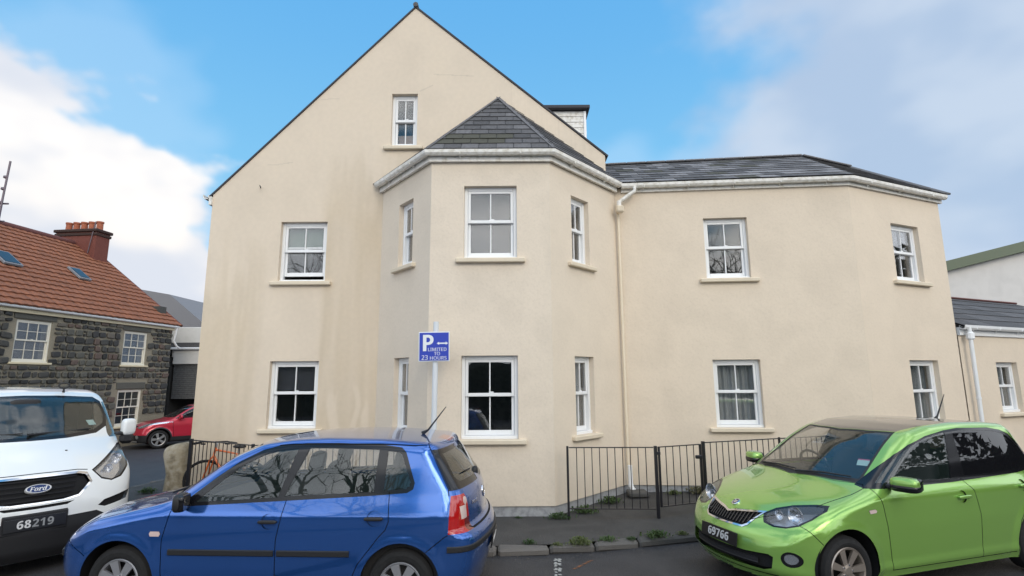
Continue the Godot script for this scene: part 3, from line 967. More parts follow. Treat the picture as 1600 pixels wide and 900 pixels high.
# low wing with its own slate roof beyond the bend, and the hall behind it
func low_annex() -> void:
	var H := thing("low_annex", "low cream single storey annex with slate roof and white downpipe", "annex")
	var dir := Vector2(0.919, 0.394)
	var s := Vector2(8.42, 10.06)
	var e := s + dir * 7.0
	var back := Vector2(-0.394, 0.919)
	var t := frame_at(s.x, s.y, e.x, e.y)
	var hole := Rect2(1.13, 1.27, 0.74, 0.97)
	var b := MB.new()
	wall(b, t, vec2s([[0, 0.0], [7, 0.0], [7, 2.8], [0, 2.8]]), [hole, Rect2(3.6, 1.27, 0.64, 0.97)], 0.25)
	part(H, "annex_wall", b.mesh(), M.render_cream)
	sash_window(H, t, hole, {"curtain": "net"})
	sash_window(H, t, Rect2(3.6, 1.27, 0.64, 0.97), {"curtain": "net"})
	var f := s + back * 4.2
	var g := e + back * 4.2
	b = MB.new()
	b.bar(W(f.x, 1.4, f.y), W(g.x, 1.4, g.y), 0.25, 2.8)
	b.bar(W(e.x, 1.4, e.y), W(g.x, 1.4, g.y), 0.25, 2.8)
	part(H, "back_wall", b.mesh(), M.render_cream)
	var A := s - back * 0.12 - dir * 0.02
	var B := e - back * 0.12
	var C := e + back * 2.1
	var D := s + back * 2.1 - dir * 0.02
	var q := PackedVector3Array([W(A.x, 2.9, A.y), W(B.x, 2.9, B.y), W(C.x, 3.93, C.y), W(D.x, 3.93, D.y)])
	b = MB.new()
	b.quad(q[0], q[1], q[2], q[3], Vector3.UP)
	b.quad(q[2], q[3], W(f.x, 2.9, f.y), W(g.x, 2.9, g.y), Vector3.UP)
	var r := part(H, "annex_roof", b.mesh(), M.verge)
	slates(r, q, 0.44, 0.6, ["slate0", "slate1", "slate3", "slate0"], 71)
	b = MB.new()
	b.bar(q[3] + Vector3(0, 0.02, 0), q[2] + Vector3(0, 0.02, 0), 0.2, 0.05, 0.02)
	part(r, "ridge_tile", b.mesh(), M.tile_ridge)
	gutter(H, PackedVector2Array([s - back * 0.01, e]), 2.92, 2.74, "upvc")
	var p := s + dir * 0.16 - back * 0.12
	downpipe(H, [W(p.x, 2.88, p.y), W(p.x, 2.78, p.y), W(p.x, 0.1, p.y + 0.03)], 0.036, "upvc")
	part(H, "rainwater_hopper", boxmesh(Vector3(0.13, 0.16, 0.11), 0.03, W(p.x, 2.72, p.y)), M.upvc)
	# pale hall with a green sheet roof edge
	var K := thing("pale_hall", "pale rendered hall with green metal roof edge behind the annex", "hall")
	b = MB.new()
	b.prism(Transform3D(Basis(), W(0, 0, 20.0)), vec2s([[15.0, -0.5], [34, -0.5], [34, 10.1], [16.0, 5.75], [15.0, 5.5]]), 10.0)
	part(K, "hall_wall", b.mesh(), M.pale_render)
	b = MB.new()
	b.prism(Transform3D(Basis(), W(0, 0, 19.75)), vec2s([[14.6, 5.42], [34.2, 10.2], [34.2, 10.62], [14.6, 5.80]]), 10.6)
	part(K, "roof_edge", b.mesh(), M.green_metal)

# ------------------------------------------------------------------ left side: stone house, garage, far slate roof
func stone_house() -> void:
	var H := thing("stone_house", "dark granite stone cottage with red tiled roof and sash windows", "house")
	var t := frame_at(-16.75, 13.0, -15.57, 24.3)
	var L := 11.36
	var holes := [Rect2(4.42, 2.6, 1.22, 1.4), Rect2(8.74, 2.6, 1.22, 1.38), Rect2(8.74, 0.15, 1.2, 1.45)]
	var b := MB.new()
	wall(b, t, vec2s([[0, -1.2], [L, -1.2], [L, 4.45], [0, 4.45]]), holes, 0.4)
	var mw := part(H, "wall", b.mesh(), M.mortar)
	b = MB.new()
	b.box(t * Transform3D(Basis(), Vector3(L - 0.2, 2.0, -5.0)), Vector3(0.4, 6.6, 9.2))
	b.box(t * Transform3D(Basis(), Vector3(0.2, 2.0, -5.0)), Vector3(0.4, 6.6, 9.2))
	b.box(t * Transform3D(Basis(), Vector3(L / 2, 1.6, -9.4)), Vector3(L, 5.7, 0.3))
	part(H, "rear_wall", b.mesh(), M.stone1)
	b = MB.new()
	b.prism(t * Transform3D(Basis(Vector3.BACK, Vector3.UP, Vector3.LEFT), Vector3(0.2, 0, 0)), vec2s([[-9.6, 4.4], [-0.05, 4.4], [-4.9, 8.05]]), L - 0.4)
	part(H, "gable", b.mesh(), M.stone1)
	b = MB.new()
	b.box(t * Transform3D(Basis(), Vector3(L / 2, 2.1, -3.0)), Vector3(L - 1, 0.1, 5.0))
	part(H, "floor_slab", b.mesh(), M.room)
	for h in holes:
		sash_window(H, t, h, {"cols": 3, "rows": 2, "back": 0.03, "mat": "timber_white", "sill": "timber_cream", "glass": "pane"})
	# lintels and coursed stones, each standing proud of the mortar
	var r := RandomNumberGenerator.new()
	r.seed = 4
	var avoid := []
	for h in holes:
		avoid.append(Rect2(h.position.x - 0.03, h.position.y - 0.09, h.size.x + 0.06, h.size.y + 0.11))
		var lint := Rect2(h.position.x - 0.12, h.end.y + 0.03, h.size.x + 0.26, 0.27)
		part(mw, "lintel", boxmesh(Vector3(lint.size.x, lint.size.y, 0.1), 0.015, Vector3(lint.get_center().x, lint.get_center().y, -0.01)), M.stone2, t)
		avoid.append(lint.grow(0.02))
	var kinds := []
	for k in 8:
		var m := MB.new()
		m.bx(Vector3.ZERO, Vector3.ONE, 0.13 + 0.02 * (k % 3))
		for i in m.v.size():
			var p := m.v[i]
			m.v[i] = p + Vector3(sin(p.y * 5.0 + k * 2.1) * 0.05, sin(p.x * 4.0 + k * 1.3) * 0.06, 0.12 * sin(p.x * 3.0 + p.y * 2.0 + k))
		kinds.append(m.mesh())
	var y := 0.55
	while y < 4.32:
		var rh := minf(r.randf_range(0.18, 0.3), 4.4 - y)
		var x := 3.5 + r.randf() * 0.2
		while x < L - 0.05:
			var w := r.randf_range(0.2, 0.42)
			if x + w > L - 0.2:
				w = L - x - 0.01
			if w < 0.08:
				break
			var cells := [[y, rh]]
			if r.randf() < 0.12:
				cells = [[y, rh * 0.5], [y + rh * 0.5, rh * 0.5]]
				w *= 0.6
			for c in cells:
				var rc := Rect2(x, c[0], w, c[1])
				var bad := rc.end.y < 1.15 and x < 8.0
				for a in avoid:
					bad = bad or a.intersects(rc.grow(-minf(0.05, minf(rc.size.x, rc.size.y) * 0.3)))
				if not bad:
					var hh: float = c[1] - r.randf_range(0.04, 0.085)
					var name_: String = "stone%d" % [0, 1, 1, 2, 3, 3, 2, 0, 4, 5, 1, 2][r.randi() % 12]
					part(mw, "stone", kinds[r.randi() % 8], M[name_], t * Transform3D(Basis.from_euler(Vector3(0, 0, r.randf_range(-0.03, 0.03))).scaled_local(Vector3(w - r.randf_range(0.04, 0.09), hh, 0.11)), Vector3(rc.get_center().x, rc.get_center().y, 0.005 + r.randf() * 0.02)))
			x += w
		y += rh
	# clay tile roof: wavy courses that step over one another
	b = MB.new()
	var pitch := atan2(3.7, 4.9)
	var ux := Vector3(0, sin(pitch), -cos(pitch))
	var un := Vector3(0, cos(pitch), sin(pitch))
	var rows := 18
	var run := 6.35 / rows
	var cols := 180
	for j in rows:
		for i in cols:
			var q := []
			for c in [[i, 0], [i + 1, 0], [i + 1, 1], [i, 1]]:
				var s: float = 3.0 + 8.55 * c[0] / cols
				var wave := 0.03 * pow(absf(sin(PI * s / 0.3)), 0.7)
				q.append(t * (Vector3(s, 4.42, 0.28) + ux * (run * (j + c[1] * 1.06)) + un * (wave + 0.055 - c[1] * 0.05)))
			b.quad(q[0], q[1], q[2], q[3], t.basis * un)
			b.quad(q[0], q[1], q[1] - t.basis * un * 0.06, q[0] - t.basis * un * 0.06, t.basis * -ux)
	var roof := part(H, "roof", b.mesh(), M.pantile)
	roof.set_meta("kind", "stuff")
	b = MB.new()
	b.quad(t * Vector3(0, 4.38, 0.2), t * Vector3(L + 0.1, 4.38, 0.2), t * (Vector3(L + 0.1, 4.38, 0.2) + ux * 6.35), t * (Vector3(0, 4.38, 0.2) + ux * 6.35), Vector3.UP)
	b.quad(t * Vector3(0, 4.3, -9.8), t * Vector3(L + 0.1, 4.3, -9.8), t * (Vector3(L + 0.1, 4.38, 0.2) + ux * 6.35), t * (Vector3(0, 4.38, 0.2) + ux * 6.35), Vector3.UP)
	part(H, "roof_deck", b.mesh(), M.tile_ridge)
	b = MB.new()
	b.tube(PackedVector3Array([t * (Vector3(0, 4.42, 0.28) + ux * 6.4 + un * 0.04), t * (Vector3(L + 0.15, 4.42, 0.28) + ux * 6.4 + un * 0.04)]), PackedFloat32Array([0.12]), 8)
	part(H, "ridge_tiles", b.mesh(), M.tile_ridge)
	b = MB.new()
	b.tube(PackedVector3Array([t * (Vector3(L + 0.2, 4.42, 0.28) + un * 0.02), t * (Vector3(L + 0.2, 4.42, 0.28) + ux * 6.35 + un * 0.02)]), PackedFloat32Array([0.06]), 6)
	part(H, "verge_tiles", b.mesh(), M.tile_ridge)
	var o := Vector3(0, 4.42, 0.28)
	for k in [[8.45, 3.05, 0.54, 0.82], [5.55, 3.1, 0.68, 0.9]]:
		var xf := t * Transform3D(Basis(Vector3.RIGHT, ux, un), o + Vector3(k[0], 0, 0) + ux * k[1] + un * 0.12)
		var sk := part(H, "skylight", boxmesh(Vector3(k[2], k[3], 0.08), 0.01), M.lead, xf)
		part(sk, "pane", boxmesh(Vector3(k[2] - 0.14, k[3] - 0.16, 0.01), 0.0, Vector3(0, 0, 0.05)), M.sky_glass)
	# eaves board and gutter
	b = MB.new()
	b.box(t * Transform3D(Basis(), Vector3(L / 2, 4.28, 0.07)), Vector3(L, 0.14, 0.1), 0.01)
	part(H, "eaves_board", b.mesh(), M.timber_cream)
	b = MB.new()
	b.tube(PackedVector3Array([t * Vector3(0, 4.42, 0.2), t * Vector3(L + 0.1, 4.38, 0.2)]), PackedFloat32Array([0.065]), 8)
	part(H, "gutter", b.mesh(), M.upvc)
	part(H, "downpipe", tubemesh(PackedVector3Array([t * Vector3(L + 0.02, 4.34, 0.2), t * Vector3(L + 0.02, 3.75, 0.1), t * Vector3(L + 0.25, 3.5, 0.1), t * Vector3(L + 0.4, 3.45, 0.1)]), 0.045, 8), M.upvc)
	# chimney at the far gable
	b = MB.new()
	var cc := Vector3(11.0, 0, -4.75)
	b.box(t * Transform3D(Basis(), cc + Vector3(0, 7.85, 0)), Vector3(0.75, 2.0, 2.08), 0.01)
	var ch := part(H, "chimney", b.mesh(), M.brick)
	b = MB.new()
	b.box(t * Transform3D(Basis(), cc + Vector3(0, 8.72, 0)), Vector3(0.85, 0.13, 2.18), 0.02)
	b.box(t * Transform3D(Basis(), cc + Vector3(0, 8.9, 0)), Vector3(0.93, 0.14, 2.26), 0.03)
	part(ch, "corbel", b.mesh(), M.brick_dark)
	for k in 5:
		var p := MB.new()
		p.lathe(t * Transform3D(Basis(Vector3.RIGHT, Vector3.FORWARD, Vector3.UP), cc + Vector3(0, 8.96, -0.8 + k * 0.4)), vec2s([[0.14, 0.0], [0.13, 0.36], [0.155, 0.38], [0.155, 0.45], [0.12, 0.45], [0.1, 0.1]]), 14)
		part(ch, "chimney_pot", p.mesh(), M.terracotta)
	for k in 6:
		part(ch, "flashing", boxmesh(Vector3(0.03, 0.22, 0.3), 0.004, Vector3.ZERO), M.lead, t * Transform3D(Basis(), cc + Vector3(-0.4, 7.0 + 0.22 * k if k < 4 else 7.75 - 0.2 * (k - 3), 1.05 - 0.3 * k)))
	b = MB.new()
	b.tube(PackedVector3Array([t * (cc + Vector3(-0.42, 7.8, 0.75)), t * (cc + Vector3(-0.42, 9.3, 0.98))]), PackedFloat32Array([0.02]), 5)
	part(ch, "aerial", b.mesh(), M.galvanised)
	# scaffold poles standing behind the ridge
	var S := thing("scaffold", "rusty scaffold poles with couplers rising above the red roof", "scaffold")
	for k in [[-16.75, 6.3, 16.6, -16.55, 9.15, 16.6], [-17.0, 6.1, 16.9, -16.9, 8.3, 16.9]]:
		part(S, "pole", tubemesh(PackedVector3Array([W(k[0], 5.0, k[2]), W(k[3], k[4], k[5])]), 0.03, 8), M.galvanised)
	part(S, "ledger", tubemesh(PackedVector3Array([W(-17.8, 7.75, 16.7), W(-16.5, 7.72, 16.7)]), 0.03, 8), M.galvanised)
	part(S, "ledger", tubemesh(PackedVector3Array([W(-17.8, 7.15, 16.7), W(-16.55, 7.12, 16.7)]), 0.03, 8), M.galvanised)
	for q in [8.6, 8.2, 7.73, 7.13]:
		part(S, "coupler", boxmesh(Vector3(0.11, 0.09, 0.11), 0.02, W(-16.59 - (9.15 - q) * 0.06, q, 16.6)), M.galvanised)

func far_left() -> void:
	var G := thing("garage", "white parapet garage with grey roller shutter half open", "garage")
	var b := MB.new()
	b.bx(W(-14.8, 3.85, 27.2), Vector3(5.4, 1.5, 1.0), 0.02)
	part(G, "parapet", b.mesh(), M.white_render)
	b = MB.new()
	b.bx(W(-17.4, 1.0, 28.0), Vector3(0.8, 5.0, 2.6))
	b.bx(W(-12.6, 1.0, 28.0), Vector3(0.8, 5.0, 2.6))
	b.bx(W(-15, 1.0, 30.0), Vector3(5.4, 5.0, 0.2))
	b.bx(W(-15, 3.4, 28.6), Vector3(5.4, 0.2, 2.6))
	part(G, "wall", b.mesh(), M.stone0)
	part(G, "gutter", boxmesh(Vector3(5.4, 0.12, 0.14), 0.03, W(-14.8, 3.52, 26.6)), M.upvc)
	part(G, "flat_roof_edge", boxmesh(Vector3(5.4, 0.25, 0.06), 0.01, W(-14.8, 3.7, 26.66)), M.slate1)
	part(G, "white_panel", boxmesh(Vector3(4.0, 0.68, 0.1), 0.01, W(-14.9, 3.1, 26.7)), M.white_render)
	for k in 17:
		part(G, "shutter_slat", boxmesh(Vector3(4.0, 0.095, 0.04), 0.018, W(-14.9, 2.7 - k * 0.1, 26.78)), M.shutter)
	part(G, "yellow_crate", boxmesh(Vector3(1.3, 1.2, 0.5), 0.03, W(-15.4, 0.2, 28.2)), M.yellow)
	var F := thing("slate_roof_house", "distant house with grey slate roof above the garage parapet", "house")
	b = MB.new()
	b.prism(Transform3D(Basis(), W(0, 0, 34.0)), vec2s([[-26, -1], [-19.5, -1], [-19.5, 5.2], [-26, 5.2]]), 6)
	part(F, "wall", b.mesh(), M.pale_render)
	b = MB.new()
	b.prism(Transform3D(Basis(), W(0, 0, 33.7)), vec2s([[-27, 5.0], [-19.0, 5.0], [-22.0, 7.4], [-24.8, 7.9]]), 6.6)
	part(F, "roof", b.mesh(), M.slate4)

# ------------------------------------------------------------------ ground
const KERB := [[-8.2, 26.0], [-7.75, 16.0], [-7.62, 12.2], [-7.6, 11.0], [-7.3, 9.7], [-6.7, 8.5], [-5.7, 7.4], [-4.3, 6.78], [-3.0, 6.62], [-0.9, 6.46], [-0.2, 6.43], [0.42, 6.48], [1.49, 6.69], [2.3, 6.88], [3.5, 7.2], [5.5, 7.9], [8.0, 8.8], [14.0, 11.0]]

func sheet(b: MB, poly: PackedVector2Array, cell: float, lift: float) -> void:
	var lo := poly[0]
	var hi := poly[0]
	for p in poly:
		lo = lo.min(p)
		hi = hi.max(p)
	for i in ceili((hi.x - lo.x) / cell):
		for j in ceili((hi.y - lo.y) / cell):
			var a := lo + Vector2(i, j) * cell
			for q in Geometry2D.intersect_polygons(poly, PackedVector2Array([a, a + Vector2(cell, 0), a + Vector2(cell, cell), a + Vector2(0, cell)])):
				var ix := Geometry2D.triangulate_polygon(q)
				for k in range(0, ix.size(), 3):
					var v := []
					for m in 3:
						var p: Vector2 = q[ix[k + m]]
						v.append(W(p.x, ground_y(p.x, p.y) + lift, p.y))
					b.tri_out(v[0], v[1], v[2], Vector3.UP)

func ground() -> void:
	var b := MB.new()
	b.quad(W(-400, -1.0, -400), W(400, -1.0, -400), W(400, -1.0, 400), W(-400, -1.0, 400), Vector3.UP)
	part(self, "ground", b.mesh(), M.earth).set_meta("kind", "structure")
	b = MB.new()
	sheet(b, vec2s([[-40, -22], [40, -22], [40, 40], [-40, 40]]), 1.0, 0.0)
	part(self, "road", b.mesh(), M.asphalt).set_meta("kind", "structure")
	var kerb := vec2s(KERB)
	var inner := PackedVector2Array()
	for k in kerb.size():
		var d := (kerb[mini(k + 1, kerb.size() - 1)] - kerb[maxi(k - 1, 0)]).normalized()
		inner.append(kerb[k] + Vector2(-d.y, d.x) * 0.12)
	b = MB.new()
	var poly := inner.duplicate()
	poly.append_array(vec2s([[14, 14], [-5.0, 14], [-5.0, 26]]))
	sheet(b, poly, 0.5, 0.08)
	var pv := part(self, "pavement", b.mesh(), M.pavement)
	pv.set_meta("kind", "structure")
	# granite kerb stones
	var r := RandomNumberGenerator.new()
	r.seed = 6
	for k in kerb.size() - 1:
		var d := kerb[k + 1] - kerb[k]
		var n := maxi(1, roundi(d.length() / 0.6))
		for i in n:
			var p := kerb[k] + d * i / n
			var q := kerb[k] + d * (i + 1.0) / n
			var side := Vector2(-d.y, d.x).normalized() * 0.06
			var a := W(p.x + side.x, ground_y(p.x, p.y) + 0.03, p.y + side.y)
			var e := W(q.x + side.x, ground_y(q.x, q.y) + 0.03, q.y + side.y)
			var m := MB.new()
			var gap := (e - a).normalized() * 0.012
			m.bar(a + gap + Vector3(0, r.randf() * 0.012, 0), e - gap + Vector3(0, r.randf() * 0.012, 0), 0.11 + r.randf() * 0.025, 0.105, 0.03)
			for v in m.v.size():
				m.v[v] += Vector3(sin(m.v[v].x * 23.0) * 0.012, sin(m.v[v].x * 17.0 + m.v[v].z * 33.0) * 0.014, cos(m.v[v].x * 19.0) * 0.016)
			part(pv, "kerb_stone", m.mesh(), M["granite%d" % (r.randi() % 3)])
	# worn road paint
	for k in [[0.42, 5.4, 0.49, 6.35, 0.075, "road_paint", "bay_marking"], [0.62, 6.0, 0.86, 6.28, 0.035, "orange_paint", "spray_mark"]]:
		b = MB.new()
		var n := 26
		for i in n:
			var f := float(i) / n
			var g := (i + 0.93) / n
			var wob := 0.012 * sin(i * 2.3)
			if fmod(i * 0.618, 1.0) < 0.16:
				continue
			var p := Vector2(lerpf(k[0], k[2], f), lerpf(k[1], k[3], f))
			var q := Vector2(lerpf(k[0], k[2], g), lerpf(k[1], k[3], g))
			for part_ in [[-0.5, -0.1], [0.02, 0.5]]:
				if fmod(i * 0.37 + part_[0], 1.0) < 0.2:
					continue
				b.quad(W(p.x + k[4] * part_[0] + wob, 0.006, p.y), W(p.x + k[4] * part_[1] + wob, 0.006, p.y), W(q.x + k[4] * part_[1] - wob, 0.006, q.y), W(q.x + k[4] * part_[0], 0.006, q.y), Vector3.UP)
		part(self, k[6], b.mesh(), M[k[5]]).set_meta("kind", "structure")

func grit() -> void:
	var r := RandomNumberGenerator.new()
	r.seed = 77
	var m := MultiMesh.new()
	m.transform_format = MultiMesh.TRANSFORM_3D
	m.mesh = boxmesh(Vector3(1, 0.6, 0.8), 0.25)
	m.instance_count = 420
	for k in 420:
		var x := r.randf_range(-0.6, 3.0)
		var edge := 6.43 + 0.16 * maxf(0.0, x)
		var d := edge + absf(r.randfn()) * 0.45 + 0.1 if k % 3 else edge - absf(r.randfn()) * 0.12 - 0.02
		var y := ground_y(x, d) + (0.082 if k % 3 else 0.003)
		m.set_instance_transform(k, Transform3D(Basis.from_euler(Vector3(r.randf(), r.randf() * 6.0, r.randf())).scaled(Vector3.ONE * r.randf_range(0.004, 0.014)), W(x, y, d)))
	var o := MultiMeshInstance3D.new()
	o.name = "grit"
	o.multimesh = m
	o.material_override = M.granite2
	add_child(o)
	tag(o, "loose grit scattered over pavement and gutter", "grit")
	o.set_meta("kind", "stuff")

func weeds() -> void:
	var spots := [
		[0.18, 6.62, 0.10, 1, "small green weed tuft on kerb behind the blue car"], [0.78, 6.58, 0.17, 2, "largest yellow green weed clump growing over the kerb"],
		[1.12, 6.72, 0.12, 0, "low mossy weed between kerb stones near the big clump"], [1.72, 6.80, 0.17, 0, "leafy dark green weed standing on kerb by the gate"],
		[2.05, 6.88, 0.09, 2, "flat weed patch on kerb beside the green car"], [0.5, 6.55, 0.08, 2, "low yellowish moss between two weed tufts behind the blue car"], [1.4, 6.74, 0.08, 1, "thin green moss on kerb before the gate post"], [-0.42, 7.80, 0.10, 1, "little weed at foot of the bay plinth"],
		[0.06, 7.78, 0.06, 1, "tiny sprig at foot of the bay plinth"], [0.63, 7.72, 0.17, 1, "weed tuft at the bay corner under the railing"],
		[1.02, 8.05, 0.2, 0, "leafy weed behind the railing against the bay wall"], [1.5, 8.6, 0.2, 0, "weed growing by the drain behind the railing"],
		[2.6, 9.05, 0.14, 2, "thin grassy weed along the wing wall foot"], [3.0, 9.05, 0.22, 3, "tall dry weed against the wing wall"], [3.5, 9.0, 0.2, 2, "bushy weed against wing wall behind the gate"],
		[-6.7, 10.2, 0.2, 1, "weed at foot of the pale boulder"]]
	var r := RandomNumberGenerator.new()
	r.seed = 12
	for s in spots:
		var b := MB.new()
		var h: float = s[2] * 0.8
		for k in 150:
			var a := r.randf() * TAU
			var d := Vector3(cos(a), 0, sin(a))
			var base := Vector3(r.randfn() * 0.5, 0, r.randfn() * 0.3) * h
			base.y = h * 0.45 * r.randf() * exp(-base.length_squared() / (h * h))
			var tip := base + d * h * r.randf_range(0.12, 0.4) + Vector3(0, h * r.randf_range(0.05, 0.42), 0)
			var mid := base.lerp(tip, 0.55) + Vector3(0, h * 0.12, 0)
			var w := d.cross(Vector3.UP) * h * r.randf_range(0.05, 0.11)
			b.tri(Vector3.ZERO, base + w * 0.1, base - w * 0.1)
			b.tri(base, mid + w, mid - w)
			b.tri(mid - w, mid + w, tip)
		var o := part(self, "weed", b.mesh(), M["leaf%d" % s[3]], Transform3D(Basis(), W(s[0], ground_y(s[0], s[1]) + 0.075, s[1])))
		tag(o, s[4], "weed", "weeds at kerb and wall")

# ------------------------------------------------------------------ street furniture
func railing(called: String, label: String, pts: Array, posts: Array, top: float, low: float, gap: float, group := "black iron railings") -> Node3D:
	var F := thing(called, label, "railing", Vector3.ZERO, 0.0, group)
	for i in pts.size() - 1:
		var a := Vector2(pts[i][0], pts[i][1])
		var e := Vector2(pts[i + 1][0], pts[i + 1][1])
		var b := MB.new()
		b.bar(W(a.x, top, a.y), W(e.x, top, e.y), 0.035, 0.012, 0.002)
		part(F, "top_rail", b.mesh(), M.iron)
		b = MB.new()
		b.bar(W(a.x, low, a.y), W(e.x, low, e.y), 0.03, 0.012, 0.002)
		part(F, "bottom_rail", b.mesh(), M.iron)
		var n := roundi(a.distance_to(e) / gap)
		var m := boxmesh(Vector3(0.011, top - low, 0.011), 0.002)
		for k in range(1, n):
			var q := a.lerp(e, float(k) / n)
			part(F, "bar", m, M.iron, Transform3D(Basis(), W(q.x, (top + low) / 2, q.y)))
	for p in posts:
		var y := ground_y(p[0], p[1]) + 0.08
		var b := MB.new()
		b.bx(W(p[0], (y + top + 0.02) / 2, p[1]), Vector3(p[2], top + 0.02 - y, p[2]), 0.004)
		part(F, "post", b.mesh(), M.iron)
	return F

func street_furniture() -> void:
	railing("railing", "black railing between the bay corner and the gate", [[0.78, 7.7], [1.95, 7.66]], [[0.76, 7.7, 0.03], [1.98, 7.66, 0.042]], 1.03, 0.22, 0.107)
	railing("railing", "black railing running back from gate behind the green car", [[2.78, 8.0], [4.1, 8.46], [5.6, 8.95]], [[2.76, 7.99, 0.046], [4.1, 8.46, 0.03], [5.6, 8.94, 0.03]], 1.05, 0.22, 0.107)
	var g := railing("gate", "black iron gate with latch between two posts", [[2.03, 7.69], [2.71, 7.97]], [], 1.03, 0.24, 0.115, "")
	g.set_meta("category", "gate")
	for p in [[2.035, 7.69], [2.705, 7.965]]:
		part(g, "stile", boxmesh(Vector3(0.03, 0.8, 0.03), 0.003, W(p[0], 0.635, p[1])), M.iron)
	part(g, "latch", boxmesh(Vector3(0.1, 0.05, 0.04), 0.01, W(2.67, 0.86, 7.93)), M.iron)
	part(g, "hinge", boxmesh(Vector3(0.06, 0.04, 0.03), 0.005, W(2.02, 0.95, 7.67)), M.iron)
	railing("railing", "black railing round the bicycle beside the gable wall", [[-5.15, 8.82], [-3.82, 8.08], [-1.42, 7.95]], [[-5.17, 8.83, 0.05], [-3.82, 8.08, 0.04], [-1.4, 7.95, 0.03]], 1.04, 0.24, 0.1)
	# parking sign on its pole
	var S := thing("parking_sign", "blue parking sign on a white pole in front of the bay", "sign", W(-1.08, 0.1, 7.45))
	part(S, "pole", tubemesh(PackedVector3Array([Vector3(0, 0, 0), Vector3(0.01, 2.68, 0)]), 0.038, 14), M.pole_white)
	var pb := MB.new()
	pb.box(Transform3D(Basis.from_euler(Vector3(0, 0, 0.012)), Vector3(-0.005, 2.33, 0.05)), Vector3(0.43, 0.41, 0.012), 0.004)
	var bd := part(S, "panel", pb.mesh(), M.sign_white)
	part(bd, "face", boxmesh(Vector3(0.405, 0.385, 0.004), 0.001), M.sign_blue, Transform3D(Basis.from_euler(Vector3(0, 0, 0.012)), Vector3(-0.005, 2.33, 0.0585)))
	var at := func(x: float, y: float) -> Transform3D: return Transform3D(Basis.from_euler(Vector3(0, 0, 0.012)), Vector3(-0.005 + x, 2.33 + y, 0.0615))
	lettering(bd, "letter", "P", 0.225, M.sign_white, at.call(-0.09, 0.045), 700)
	lettering(bd, "word", "LIMITED", 0.046, M.sign_white, at.call(0.045, -0.04), 500, "Droid Sans", 1.1)
	lettering(bd, "word", "TO", 0.046, M.sign_white, at.call(0.045, -0.098), 500, "Droid Sans", 1.1)
	lettering(bd, "number", "23", 0.062, M.sign_white, at.call(-0.125, -0.152), 500)
	lettering(bd, "word", "HOURS", 0.046, M.sign_white, at.call(0.06, -0.158), 500, "Droid Sans", 1.15)
	var arrow := MB.new()
	arrow.prism(at.call(0.115, 0.045) * Transform3D(Basis(), Vector3(0, 0, 0.002)), vec2s([[-0.08, 0], [-0.045, 0.022], [-0.045, 0.009], [0.045, 0.009], [0.045, 0.022], [0.08, 0], [0.045, -0.022], [0.045, -0.009], [-0.045, -0.009], [-0.045, -0.022]]), 0.004)
	part(bd, "arrow", arrow.mesh(), M.sign_white)
	part(S, "bracket", boxmesh(Vector3(0.1, 0.03, 0.03), 0.004, Vector3(0, 2.22, 0.035)), M.pole_white)
	# boulder at the house corner
	var b := MB.new()
	b.blob(Transform3D(Basis(), Vector3.ZERO), Vector3(0.2, 0.47, 0.24), 0.45, 0.7, 28, 20)
	for k in b.v.size():
		var p := b.v[k]
		b.v[k] += Vector3(0.035 * sin(p.y * 7.0 + p.z * 5.0) - 0.1 * p.y, 0.03 * sin(p.x * 9.0), 0.03 * sin(p.y * 8.0 + p.x * 4.0))
	var st := part(self, "boulder", b.mesh(), M.boulder, Transform3D(Basis(), W(-5.84, 0.42, 9.7)))
	tag(st, "pale painted granite boulder guarding the house corner", "boulder")

